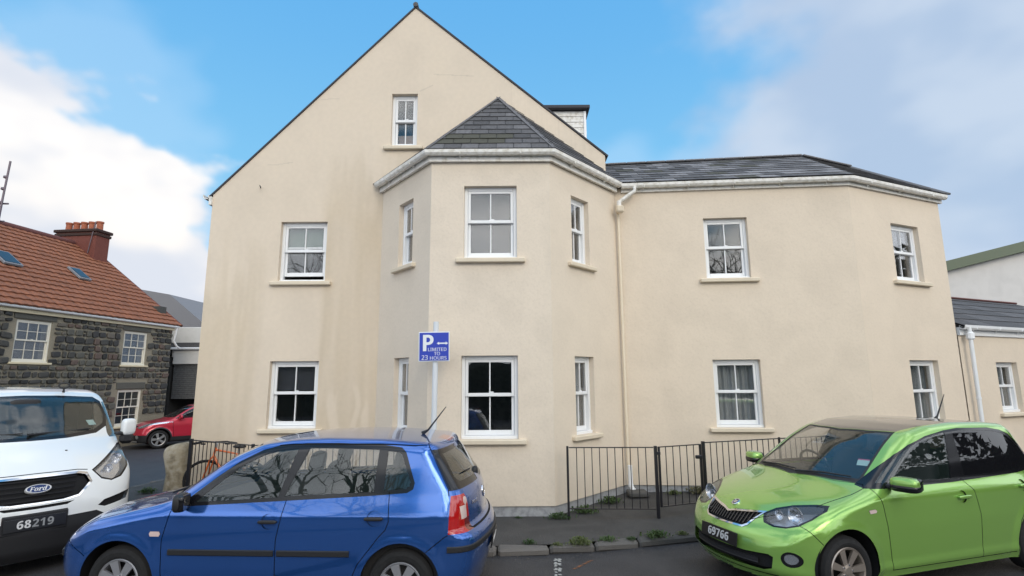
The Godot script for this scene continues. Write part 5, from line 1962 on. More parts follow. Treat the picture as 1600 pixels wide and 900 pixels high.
func blue_car() -> void:
	var V := thing("hatchback_car", "blue five door hatchback with black side mouldings parked at the kerb", "car", W(-2.14, 0, 5.64), deg_to_rad(-3.0))
	var c := Car.new({
		"x0": -2.3, "x1": 2.2, "y1": 1.56, "z1": 0.95, "cell": 0.034, "low": 0.17,
		"T": [[-2.3, 0.40], [-2.06, 0.60], [-1.92, 0.715], [-1.72, 0.80], [-1.4, 0.875], [-1.15, 0.93], [-1.02, 0.965], [-0.5, 1.31], [-0.22, 1.425], [0.05, 1.463], [0.4, 1.478], [0.9, 1.468], [1.35, 1.43], [1.62, 1.385], [2.2, 1.3]],
		"P": [[-2.2, 0.70], [-1.9, 0.775], [-1.4, 0.82], [-0.6, 0.83], [0.6, 0.83], [1.35, 0.822], [1.75, 0.785], [2.1, 0.74]],
		"S": [[0.0, 0.88], [0.18, 0.92], [0.26, 0.965], [0.4, 0.99], [0.56, 1.0], [0.72, 1.0], [0.84, 0.992], [0.94, 0.955], [1.0, 0.93], [1.2, 0.862], [1.4, 0.78], [1.5, 0.735]],
		"N": [[0.0, -1.86], [0.2, -1.96], [0.34, -2.04], [0.52, -2.055], [0.62, -2.03], [0.72, -1.98], [1.0, -1.7]],
		"R": [[0.0, 1.80], [0.2, 1.86], [0.4, 1.925], [0.55, 1.95], [0.645, 1.945], [0.69, 1.915], [0.72, 1.86], [0.80, 1.855], [0.95, 1.835], [1.03, 1.80], [1.34, 1.585], [1.375, 1.60], [1.42, 1.60]],
		"bow": 0.30, "crown": 0.05, "ca": 0.42, "cb": 0.24, "k1": 0.09, "k2": 0.2, "k3": 0.13,
		"arches": [[-1.23, 0.30, 0.335], [1.23, 0.30, 0.335]]})
	for a in c.arches:
		c.cut("", [["side", disc(a[0], a[1], a[2], 40)]], 0.05, 0.4)
	# shut lines
	c.line("gap", "side", [[-0.79, 0.90], [-0.845, 0.64], [-0.835, 0.36], [-0.80, 0.235], [0.165, 0.235], [0.78, 0.235]])
	c.line("gap", "side", [[0.215, 0.965], [0.16, 0.65], [0.165, 0.235]])
	c.line("gap", "side", [[1.11, 1.03], [1.125, 0.80], [1.10, 0.735], [1.045, 0.68], [0.87, 0.46], [0.80, 0.30], [0.78, 0.235]])
	c.line("gap", "side", [[1.44, 0.555], [1.60, 0.675], [1.63, 0.69]])
	c.line("gap", "side", [[1.385, 1.45], [1.43, 1.375], [1.615, 1.045], [1.625, 0.99]], 0.0035, 0.06)
	c.line("gap", "top", [[-0.97, 0.0], [-0.90, 0.4], [-0.82, 0.66], [-0.86, 0.70], [-1.0, 0.69], [-1.75, 0.55], [-1.9, 0.45]])
	c.line("gap", "side", [[-1.53, 0.50], [-1.72, 0.60], [-2.0, 0.62]], 0.003)
	c.line("gap", "rear", [[0.0, 0.700], [0.56, 0.700], [0.60, 0.72]], 0.006, 0.05)
	c.line("gap", "top", [[0.05, 0.625], [0.6, 0.632], [1.3, 0.62], [1.40, 0.60]], 0.005, 0.3)
	# glass and its black borders
	c.cut("glass_front", [["side", p2([[-0.60, 0.945], [-0.42, 1.10], [-0.25, 1.232], [-0.08, 1.32], [0.05, 1.36], [0.24, 1.38], [0.13, 0.985]])]])
	c.cut("glass_rear", [["side", p2([[0.19, 0.995], [0.345, 1.388], [0.98, 1.372], [0.97, 1.03]])]])
	c.cut("glass_quarter", [["side", p2([[1.06, 1.04], [1.06, 1.36], [1.15, 1.352], [1.19, 1.33], [1.285, 1.11], [1.28, 1.075], [1.25, 1.055]])]])
	c.cut("surround", [["side", p2([[-0.76, 0.905], [-0.68, 0.962], [-0.45, 1.145], [-0.27, 1.275], [-0.09, 1.365], [0.05, 1.402], [0.3, 1.422], [0.6, 1.424], [1.02, 1.408], [1.18, 1.388], [1.225, 1.35], [1.325, 1.10], [1.315, 1.05], [1.265, 1.022], [0.97, 1.0], [0.15, 0.955], [-0.6, 0.915]])]])
	c.cut("screen", [["top", p2([[-0.94, -0.1], [-0.94, 0.0], [-0.86, 0.45], [-0.76, 0.66], [-0.20, 0.52], [-0.30, 0.3], [-0.35, 0.0], [-0.35, -0.1]])]], 0.2)
	c.cut("screen_border", [["top", p2([[-0.98, -0.1], [-0.98, 0.0], [-0.90, 0.45], [-0.79, 0.70], [-0.15, 0.55], [-0.27, 0.3], [-0.32, 0.0], [-0.32, -0.1]])]], 0.2)
	c.cut("backlight", [["rear", p2([[-0.1, 1.075], [0.54, 1.085], [0.59, 1.13], [0.52, 1.32], [-0.1, 1.335]])]], 0.08)
	c.cut("backlight_border", [["rear", p2([[-0.1, 1.03], [0.9, 1.03], [0.9, 1.362], [-0.1, 1.362]]), ], ["side", p2([[1.435, 1.375], [1.62, 1.045], [1.62, 1.0], [2.3, 1.0], [2.3, 1.375]])]], 0.04)
	# lamps
	c.cut("brake_lamp", [["rear", p2([[-0.1, 1.392], [0.16, 1.392], [0.16, 1.42], [-0.1, 1.42]])]], 0.05)
	c.cut("tail_white", [["side", p2([[1.66, 0.80], [2.2, 0.77], [2.2, 0.905], [1.69, 0.90]])], ["rear", p2([[0.62, 0.7], [0.70, 0.7], [0.70, 0.95], [0.60, 0.93]])]], 0.02)
	c.cut("tail_reverse", [["rear", disc(0.61, 0.935, 0.033, 18)]], 0.03, 0.4)
	c.cut("tail_dark", [["side", p2([[1.62, 0.695], [2.2, 0.695], [2.2, 0.785], [1.7, 0.80]])], ["rear", p2([[0.565, 0.6], [0.66, 0.6], [0.66, 1.0], [0.565, 1.0]])]], 0.02)
	c.cut("tail_red", [["side", p2([[1.63, 0.695], [2.2, 0.695], [2.2, 0.985], [1.64, 0.992]])], ["rear", p2([[0.57, 0.60], [0.95, 0.6], [0.95, 1.1], [0.62, 1.1], [0.585, 0.97], [0.565, 0.9]])]], 0.02)
	c.cut("head_lamp", [["front", disc(0.56, 0.64, 0.085, 26, 1.25)]], 0.05)
	c.cut("indicator", [["side", p2([[-0.95, 0.67], [-0.87, 0.67], [-0.86, 0.69], [-0.87, 0.71], [-0.95, 0.71], [-0.96, 0.69]])]])
	c.cut("recess_front_door", [["side", disc(0.085, 0.797, 0.062)]])
	c.cut("recess_rear_door", [["side", disc(1.0, 0.825, 0.062)]])
	c.cut("front_door", [["side", p2([[-0.77, 0.91], [-0.83, 0.64], [-0.82, 0.36], [-0.79, 0.24], [0.162, 0.24], [0.157, 0.65], [0.21, 0.97], [0.1, 1.0], [-0.6, 0.95]])]])
	c.cut("rear_door", [["side", p2([[0.22, 0.97], [0.163, 0.65], [0.168, 0.24], [0.775, 0.24], [0.80, 0.32], [0.865, 0.46], [1.04, 0.685], [1.095, 0.74], [1.12, 0.80], [1.105, 1.03], [0.9, 1.05]])]])
	c.cut("bonnet", [["top", p2([[-0.975, -0.1], [-0.975, 0.0], [-0.905, 0.4], [-0.825, 0.655], [-0.862, 0.695], [-1.0, 0.685], [-1.75, 0.545], [-1.9, 0.44], [-1.95, -0.1]])]], 0.15)
	c.cut("roof", [["top", p2([[-0.30, -0.1], [-0.25, 0.3], [-0.12, 0.56], [0.05, 0.62], [0.6, 0.627], [1.3, 0.615], [1.385, 0.60], [1.42, -0.1]])]], 0.4)
	c.cut("tailgate", [["rear", p2([[-0.1, 0.706], [0.56, 0.706], [0.64, 0.75], [0.66, 1.1], [0.64, 1.5], [-0.1, 1.5]])]], 0.05)
	c.cut("rear_bumper", [["side", p2([[1.40, 0.1], [1.44, 0.55], [1.6, 0.67], [1.63, 0.685], [2.3, 0.695], [2.3, 0.1]])]], -0.5)
	c.cut("front_bumper", [["side", p2([[-1.5, 0.1], [-1.53, 0.495], [-1.72, 0.595], [-2.5, 0.62], [-2.5, 0.1]])]], -0.5)
	c.build()
	part(V, "body", c.mesh("body", 0), M.paint_blue)
	for k in [["bonnet", "bonnet"], ["roof", "roof"], ["tailgate", "tailgate"], ["rear_bumper", "rear_bumper"], ["front_bumper", "front_bumper"]]:
		part(V, k[1], c.mesh(k[0], 0), M.paint_blue)
	shut_lines(V, c, 0.009)
	part(V, "window_surround", c.mesh("surround", 0, 0.002), M.trim_gloss)
	part(V, "windscreen", c.pane("screen", 0, 0.003), M.car_glass)
	part(V, "windscreen_border", c.mesh("screen_border", 0, 0.003), M.trim)
	part(V, "rear_screen", c.pane("backlight", 0, 0.003), M.car_glass)
	part(V, "rear_screen_border", c.mesh("backlight_border", 0, 0.002), M.trim_gloss)
	part(V, "high_brake_light", c.mesh("brake_lamp", 0), M.lamp_red)
	for s in [1, -1]:
		part(V, "quarter_window", c.pane("glass_quarter", s, 0.004), M.car_glass)
		var tl := part(V, "tail_light", c.mesh("tail_red", s), M.lamp_red)
		part(tl, "clear_lens", c.mesh("tail_white", s), M.lamp_clear)
		part(tl, "reversing_lens", c.mesh("tail_reverse", s), M.lamp_clear)
		part(tl, "lower_lens", c.mesh("tail_dark", s), M.lamp_red_dark)
		part(V, "headlight", c.mesh("head_lamp", s), M.lamp_chrome)
		part(V, "side_indicator", c.mesh("indicator", s, -0.004), M.lamp_clear)
		for d in [["front_door", "glass_front", 0.085, 0.797], ["rear_door", "glass_rear", 1.0, 0.825]]:
			var door := part(V, "door", c.mesh(d[0], s), M.paint_blue)
			part(door, "handle_recess", c.mesh("recess_" + d[0], s, 0.012), M.paint_blue)
			part(door, "window", c.pane(d[1], s, 0.004), M.car_glass)
			if s == 1:
				handle(door, c, d[2], d[3], "trim", 0.165)
			var a: float = -0.775 if d[0] == "front_door" else 0.178
			var e: float = 0.15 if d[0] == "front_door" else 0.80
			var pts := []
			for k in 11:
				pts.append(c.ray(Vector3(lerpf(a, e, k / 10.0), 0.545, 0), Vector3(0, 0, s)))
			part(door, "side_moulding", c.band(pts, 0.05, 0.014), M.trim)
	part(V, "bumper_strip", c.band(c.around(0.575, 1.2, -62, 62, 36), 0.05, 0.014), M.trim)
	part(V, "bumper_strip", c.band(c.around(0.49, -1.3, 128, 232, 30), 0.05, 0.012), M.trim)
	lining(V, c, ["body", "roof", "surround", "tailgate", "backlight_border"], 0.95)
	cabin(V, -0.62, 1.55, 0.70, 0.93, -0.72)
	for q in [[0.02, 0.36], [0.02, -0.36]]:
		car_seat(V, q[0], q[1], 0.48)
	for q in [0.34, -0.34]:
		car_seat(V, 0.82, q, 0.5, true, 0.32)
	for s in [1.0, -1.0]:
		for x in [-1.23, 1.23]:
			road_wheel(V, x, 0.785 * s, 0.288, 0.185, 7, 0.075, "hub_grey", s)
		mirror_unit(V, Vector3(-0.655, 0.965, 0.895 * s), Vector3(0.05, 0.075, 0.095), "trim", s)
	wheel_wells(V, c, c.arches, 0.335, 0.8)
	var b := MB.new()
	b.bx(Vector3(0, 0.2, 0), Vector3(3.5, 0.1, 1.3))
	part(V, "underbody", b.mesh(), M.gap)
	# rear details
	var q: Array = c.ray(Vector3(1.0, 0.9, 0), Vector3(1, 0, 0))
	b = MB.new()
	b.lathe(Transform3D(), p2([[0.058, -0.004], [0.058, 0.004], [0.05, 0.006], [0.048, -0.004]]), 28)
	for t in [[[-0.022, 0.04], [0.0, 0.004], [0.022, 0.04]], [[-0.042, 0.018], [-0.02, -0.038], [0.0, 0.0], [0.02, -0.038], [0.042, 0.018]]]:
		for k in t.size() - 1:
			b.bar(Vector3(t[k][0], t[k][1], 0.003), Vector3(t[k + 1][0], t[k + 1][1], 0.003), 0.006, 0.009)
	part(V, "badge", b.mesh(), M.chrome, c.seat(q))
	lettering(V, "model_name", "POLO", 0.032, M.chrome, c.seat(c.ray(Vector3(1.0, 0.885, 0.4), Vector3(1, 0, 0.0)), 0.003), 600, "Droid Sans", 1.3)
	plate(V, c.seat(c.ray(Vector3(1.0, 0.475, 0.0), Vector3(1, 0, 0)), 0.012), "69733", 0.42, 0.105)
	b = MB.new()
	b.tube(PackedVector3Array([Vector3(1.70, 1.12, -0.04), Vector3(1.72, 1.12, 0.1), Vector3(1.71, 1.15, 0.4)]), PackedFloat32Array([0.012, 0.01, 0.006]), 6)
	b.blob(Transform3D(Basis(), Vector3(1.755, 1.075, -0.03)), Vector3(0.03, 0.05, 0.045), 0.7, 0.7)
	part(V, "rear_wiper", b.mesh(), M.trim)
	b = MB.new()
	b.tube(PackedVector3Array([Vector3(1.22, 1.445, 0), Vector3(1.28, 1.48, 0), Vector3(1.46, 1.71, 0)]), PackedFloat32Array([0.022, 0.01, 0.004]), 8)
	part(V, "aerial", b.mesh(), M.trim)
	b = MB.new()
	b.tube(PackedVector3Array([Vector3(-1.0, 0.965, 0.5), Vector3(-0.95, 0.99, 0.1), Vector3(-0.97, 0.985, -0.3)]), PackedFloat32Array([0.01]), 6)
	part(V, "windscreen_wiper", b.mesh(), M.trim)

func green_car() -> void:
	var V := thing("city_car", "bright green small hatchback with dark roof beside the railing", "car", W(3.80, 0.05, 6.05), deg_to_rad(18.0))
	var c := Car.new({
		"x0": -2.1, "x1": 1.95, "y1": 1.56, "z1": 0.95, "cell": 0.034, "low": 0.17,
		"T": [[-2.1, 0.46], [-1.90, 0.62], [-1.80, 0.695], [-1.64, 0.765], [-1.35, 0.855], [-1.05, 0.935], [-0.96, 0.965], [-0.45, 1.28], [-0.2, 1.40], [0.1, 1.455], [0.5, 1.478], [1.0, 1.466], [1.45, 1.43], [1.95, 1.35]],
		"P": [[-2.0, 0.70], [-1.7, 0.77], [-1.25, 0.812], [-0.6, 0.82], [0.8, 0.82], [1.3, 0.812], [1.6, 0.775], [1.9, 0.73]],
		"S": [[0.0, 0.90], [0.2, 0.945], [0.27, 0.985], [0.31, 0.972], [0.42, 0.985], [0.6, 1.0], [0.80, 1.0], [0.85, 0.996], [0.95, 0.94], [1.1, 0.895], [1.4, 0.785], [1.5, 0.745]],
		"N": [[0.0, -1.76], [0.2, -1.86], [0.27, -1.915], [0.36, -1.905], [0.5, -1.90], [0.6, -1.88], [0.66, -1.845], [0.75, -1.76], [1.0, -1.4]],
		"R": [[0.0, 1.7], [0.3, 1.76], [0.6, 1.78], [0.75, 1.74], [1.0, 1.7], [1.38, 1.54], [1.5, 1.54]],
		"bow": 0.34, "crown": 0.05, "ca": 0.42, "cb": 0.2, "k1": 0.09, "k2": 0.22, "k3": 0.14, "flare": 0.014,
		"arches": [[-1.21, 0.30, 0.335], [1.31, 0.30, 0.335]]})
	for a in c.arches:
		c.cut("", [["side", disc(a[0], a[1], a[2], 40)]], 0.05, 0.4)
	c.line("gap", "side", [[-0.80, 0.93], [-0.765, 0.80], [-0.735, 0.60], [-0.70, 0.24], [0.47, 0.235], [0.95, 0.235]])
	c.line("gap", "side", [[0.335, 0.96], [0.44, 0.85], [0.485, 0.62], [0.47, 0.235]])
	c.line("gap", "side", [[1.30, 1.0], [1.28, 0.80], [1.16, 0.66], [1.04, 0.52], [0.97, 0.3], [0.97, 0.235]])
	c.line("gap", "side", [[-1.47, 0.52], [-1.56, 0.63], [-1.60, 0.67]], 0.003)
	c.line("gap", "top", [[-0.985, 0.0], [-0.90, 0.45], [-0.80, 0.665], [-0.84, 0.70], [-1.0, 0.70], [-1.35, 0.64]])
	c.line("gap", "top", [[-1.62, 0.46], [-1.76, 0.3], [-1.80, 0.0]], 0.003, 0.1)
	c.line("gap", "front", [[-0.1, 0.225], [0.3, 0.225], [0.56, 0.232]], 0.006)
	c.cut("glass_front", [["side", p2([[-0.72, 0.97], [-0.55, 1.085], [-0.36, 1.185], [-0.17, 1.262], [0.1, 1.335], [0.39, 1.378], [0.21, 0.962]])]])
	c.cut("glass_rear", [["side", p2([[0.41, 0.975], [0.50, 1.386], [1.05, 1.375], [1.2, 1.35], [1.3, 1.31], [1.46, 1.15], [1.45, 1.05], [1.38, 1.005], [1.2, 0.99]])]])
	c.cut("surround", [["side", p2([[-0.84, 0.925], [-0.845, 0.945], [-0.77, 0.985], [-0.57, 1.098], [-0.37, 1.20], [-0.17, 1.28], [0.1, 1.352], [0.39, 1.396], [0.6, 1.412], [1.05, 1.402], [1.22, 1.375], [1.33, 1.33], [1.50, 1.16], [1.49, 1.03], [1.40, 0.98], [1.2, 0.96], [0.2, 0.93], [-0.7, 0.925]])]])
	c.cut("screen", [["top", p2([[-0.93, -0.1], [-0.93, 0.0], [-0.85, 0.42], [-0.765, 0.605], [-0.14, 0.49], [-0.22, 0.3], [-0.27, 0.0], [-0.27, -0.1]])]], 0.2)
	c.cut("screen_border", [["top", p2([[-0.98, -0.1], [-0.98, 0.0], [-0.895, 0.43], [-0.81, 0.635], [-0.11, 0.51], [-0.19, 0.3], [-0.24, 0.0], [-0.24, -0.1]])]], 0.2)
	c.cut("backlight", [["rear", p2([[-0.1, 1.05], [0.5, 1.05], [0.5, 1.33], [-0.1, 1.33]])]], 0.08)
	# nose
	c.cut("grille", [["front", p2([[-0.1, 0.575], [0.23, 0.58], [0.27, 0.60], [0.34, 0.70], [0.06, 0.665], [0.0, 0.65], [-0.1, 0.65]])]], 0.05)
	c.cut("grille_frame", [["front", p2([[-0.1, 0.562], [0.24, 0.566], [0.285, 0.59], [0.365, 0.715], [0.07, 0.682], [0.02, 0.668], [0.0, 0.665], [-0.1, 0.665]])]], 0.05)
	c.cut("head_lamp", [["front", p2([[0.375, 0.70], [0.42, 0.65], [0.50, 0.63], [0.59, 0.635], [0.655, 0.66], [0.70, 0.71], [0.72, 0.765], [0.695, 0.79], [0.62, 0.79], [0.5, 0.77], [0.42, 0.738]])]], 0.02)
	c.cut("lamp_rim", [["front", p2([[0.345, 0.70], [0.405, 0.637], [0.5, 0.617], [0.595, 0.622], [0.67, 0.65], [0.717, 0.705], [0.738, 0.77], [0.705, 0.805], [0.62, 0.803], [0.49, 0.781], [0.40, 0.748]])]], 0.02)
	c.cut("low_grille", [["front", p2([[-0.1, 0.26], [0.46, 0.265], [0.53, 0.29], [0.54, 0.385], [0.50, 0.40], [0.3, 0.385], [-0.1, 0.385]])]], 0.05)
	c.cut("fog_lamp", [["front", disc(0.655, 0.385, 0.042, 24, 1.0)]], 0.02)
	c.cut("fog_rim", [["front", disc(0.655, 0.385, 0.062, 24, 1.0)]], 0.02)
	c.cut("indicator", [["side", p2([[-0.93, 0.735], [-0.86, 0.74], [-0.85, 0.755], [-0.87, 0.77], [-0.94, 0.765]])]])
	c.cut("recess_front_door", [["side", disc(0.265, 0.80, 0.055)]])
	c.cut("recess_rear_door", [["side", disc(1.17, 0.845, 0.055)]])
	c.cut("front_door", [["side", p2([[-0.79, 0.93], [-0.758, 0.80], [-0.728, 0.60], [-0.693, 0.242], [0.465, 0.24], [0.48, 0.62], [0.435, 0.848], [0.33, 0.96], [0.1, 0.99], [-0.6, 0.98]])]])
	c.cut("rear_door", [["side", p2([[0.345, 0.96], [0.447, 0.852], [0.492, 0.62], [0.477, 0.24], [0.963, 0.24], [0.963, 0.31], [1.034, 0.525], [1.15, 0.665], [1.27, 0.80], [1.29, 1.0], [0.9, 1.02]])]])
	c.cut("bonnet", [["top", p2([[-0.99, -0.1], [-0.99, 0.0], [-0.905, 0.45], [-0.805, 0.662], [-0.842, 0.695], [-1.0, 0.695], [-1.35, 0.635], [-1.62, 0.455], [-1.757, 0.3], [-1.797, 0.0], [-1.797, -0.1]])]], 0.15)
	c.cut("roof", [["top", p2([[-0.235, -0.1], [-0.235, 0.0], [-0.185, 0.3], [-0.10, 0.505], [0.2, 0.55], [0.8, 0.56], [1.25, 0.54], [1.32, 0.3], [1.33, -0.1]])]], 0.4)
	c.cut("front_bumper", [["side", p2([[-1.35, 0.1], [-1.47, 0.515], [-1.56, 0.625], [-1.62, 0.68], [-2.5, 0.72], [-2.5, 0.1]])]], -0.5)
	c.build()
	part(V, "body", c.mesh("body", 0), M.paint_green)
	part(V, "bonnet", c.mesh("bonnet", 0), M.paint_green)
	part(V, "front_bumper", c.mesh("front_bumper", 0), M.paint_green)
	part(V, "roof", c.mesh("roof", 0), M.roof_dark)
	shut_lines(V, c, 0.009)
	part(V, "window_surround", c.mesh("surround", 0, 0.002), M.trim_gloss)
	var ws := part(V, "windscreen", c.pane("screen", 0, 0.003), M.car_glass)
	part(V, "windscreen_border", c.mesh("screen_border", 0, 0.003), M.trim)
	part(V, "rear_screen", c.pane("backlight", 0, 0.003), M.car_glass_dark)
	var gr := part(V, "grille", c.mesh("grille", 0, 0.02), M.gap)
	part(gr, "grille_frame", c.mesh("grille_frame", 0, -0.004), M.chrome)
	for k in 17:
		var z := (k - 8) * 0.037
		var b := MB.new()
		var p: Array = c.ray(Vector3(-1.2, 0.59 + maxf(0, absf(z) - 0.23) * 0.6, z), Vector3(-1, 0, 0))
		var r: Array = c.ray(Vector3(-1.2, 0.655 + absf(z) * 0.12, z), Vector3(-1, 0, 0))
		b.bar(p[0] + Vector3(0.012, 0, 0), r[0] + Vector3(0.012, 0, 0), 0.012, 0.016, 0.002)
		part(gr, "grille_slat", b.mesh(), M.trim_gloss)
	var lg := part(V, "lower_grille", c.mesh("low_grille", 0, 0.035), M.gap)
	part(lg, "grille_bar", c.band(c.around(0.33, -1.2, 147, 213, 20), 0.045, -0.004), M.trim)
	for s in [1, -1]:
		var hl := part(V, "headlight", c.mesh("head_lamp", s, 0.002), M.lamp_glass)
		part(hl, "lamp_rim", c.mesh("lamp_rim", s, 0.001), M.trim_gloss)
		part(hl, "housing", c.mesh("head_lamp", s, 0.08), M.lamp_housing)
		var lp: Array = c.ray(Vector3(-1.2, 0.71, 0.575 * s), Vector3(-1, 0, 0.0))
		lamp_bowl(hl, Transform3D(Basis(Vector3(0, 0, 1), Vector3.UP, Vector3(-0.93, 0, 0.35 * s).normalized()).orthonormalized(), lp[0] + Vector3(0.028, 0, 0)), 0.082, 0.055)
		var l2: Array = c.ray(Vector3(-1.2, 0.70, 0.455 * s), Vector3(-1, 0, 0.0))
		lamp_bowl(hl, Transform3D(Basis(Vector3(0, 0, 1), Vector3.UP, Vector3(-1, 0, 0)), l2[0] + Vector3(0.03, 0, 0)), 0.045, 0.04)
		var fg := part(V, "fog_light", c.mesh("fog_lamp", s, 0.012), M.lamp_chrome)
		part(fg, "fog_surround", c.mesh("fog_rim", s, 0.005), M.trim_gloss)
		part(V, "side_indicator", c.mesh("indicator", s, -0.004), M.lamp_clear)
		for d in [["front_door", "glass_front", 0.27, 0.80], ["rear_door", "glass_rear", 1.175, 0.845]]:
			var door := part(V, "door", c.mesh(d[0], s), M.paint_green)
			part(door, "handle_recess", c.mesh("recess_" + d[0], s, 0.014), M.paint_green)
			part(door, "window", c.pane(d[1], s, 0.004), M.car_glass if d[0] == "front_door" else M.car_glass_dark)
			if s == 1:
				handle(door, c, d[2], d[3], "paint_green", 0.17)
	lining(V, c, ["body", "roof", "surround"], 0.95)
	cabin(V, -0.60, 1.4, 0.68, 0.92, -0.68)
	for q in [0.35, -0.35]:
		car_seat(V, 0.1, q, 0.46)
		car_seat(V, 0.85, q, 0.5, true, 0.3)
	for s in [1.0, -1.0]:
		for x in [-1.21, 1.31]:
			road_wheel(V, x, 0.785 * s, 0.283, 0.195, 7, 0.062, "alloy_bronze", s, 0.0)
		mirror_unit(V, Vector3(-0.6, 0.985, 0.92 * s), Vector3(0.075, 0.062, 0.115), "paint_green", s, "trim_gloss")
	wheel_wells(V, c, c.arches, 0.335, 0.79)
	var b := MB.new()
	b.bx(Vector3(-0.05, 0.2, 0), Vector3(3.2, 0.1, 1.3))
	part(V, "underbody", b.mesh(), M.gap)
	plate(V, c.seat(c.ray(Vector3(-1.2, 0.455, 0.0), Vector3(-1, 0, 0)), 0.012), "69766", 0.50, 0.118)
	var bx: Array = c.ray(Vector3(-1.3, 0.50, 0), Vector3(-0.86, 0.51, 0).normalized())
	b = MB.new()
	b.lathe(Transform3D(), p2([[0.042, -0.004], [0.042, 0.005], [0.034, 0.008], [0.033, -0.002]]), 28)
	var bd := part(V, "badge", b.mesh(), M.chrome, c.seat(bx))
	part(bd, "badge_field", disc_mesh(0.034, 0.003), M.badge_blue)
	b = MB.new()
	b.prism(Transform3D(Basis(), Vector3(0, 0, 0.008)), p2([[-0.028, -0.012], [0.004, -0.018], [0.012, -0.006], [0.024, 0.022], [0.006, 0.012], [0.0, 0.026], [-0.008, 0.008], [-0.02, 0.012], [-0.012, 0.0]]), 0.004)
	part(bd, "winged_arrow", b.mesh(), M.chrome)
	# stickers, wipers, aerial, mirror
	var sp: Array = c.ray(Vector3(-0.3, 0.95, 0.52), Vector3(-0.6, 0.35, 0.0).normalized())
	var xf := c.seat(sp, -0.012)
	part(ws, "tax_sticker", boxmesh(Vector3(0.1, 0.075, 0.002)), M.sticker, xf)
	part(ws, "sticker_strip", boxmesh(Vector3(0.1, 0.014, 0.002), 0.0, Vector3(0, 0.046, 0)), M.sticker_pink, xf)
	for k in [[0.05, 0.55], [-0.5, 0.02]]:
		b = MB.new()
		var p: Array = c.ray(Vector3(-0.4, 0.965, k[0]), Vector3(-1, 0.02, 0).normalized())
		var e: Array = c.ray(Vector3(-0.4, 0.985, k[1]), Vector3(-1, 0.02, 0).normalized())
		b.tube(PackedVector3Array([p[0] + p[1] * 0.02, (p[0] + e[0]) / 2 + p[1] * 0.03, e[0] + e[1] * 0.014]), PackedFloat32Array([0.012, 0.01, 0.006]), 6)
		part(V, "windscreen_wiper", b.mesh(), M.trim)
	b = MB.new()
	b.blob(Transform3D(Basis(), Vector3(-0.16, 1.29, 0)), Vector3(0.02, 0.04, 0.12), 0.5, 0.5)
	part(V, "inner_mirror", b.mesh(), M.trim)
	b = MB.new()
	b.tube(PackedVector3Array([Vector3(1.24, 1.44, 0), Vector3(1.28, 1.475, 0), Vector3(1.44, 1.72, 0)]), PackedFloat32Array([0.02, 0.01, 0.004]), 8)
	part(V, "aerial", b.mesh(), M.trim)

func disc_mesh(r: float, z: float) -> ArrayMesh:
	var b := MB.new()
	b.lathe(Transform3D(), p2([[r, z], [0.0, z]]), 24)
	return b.mesh()

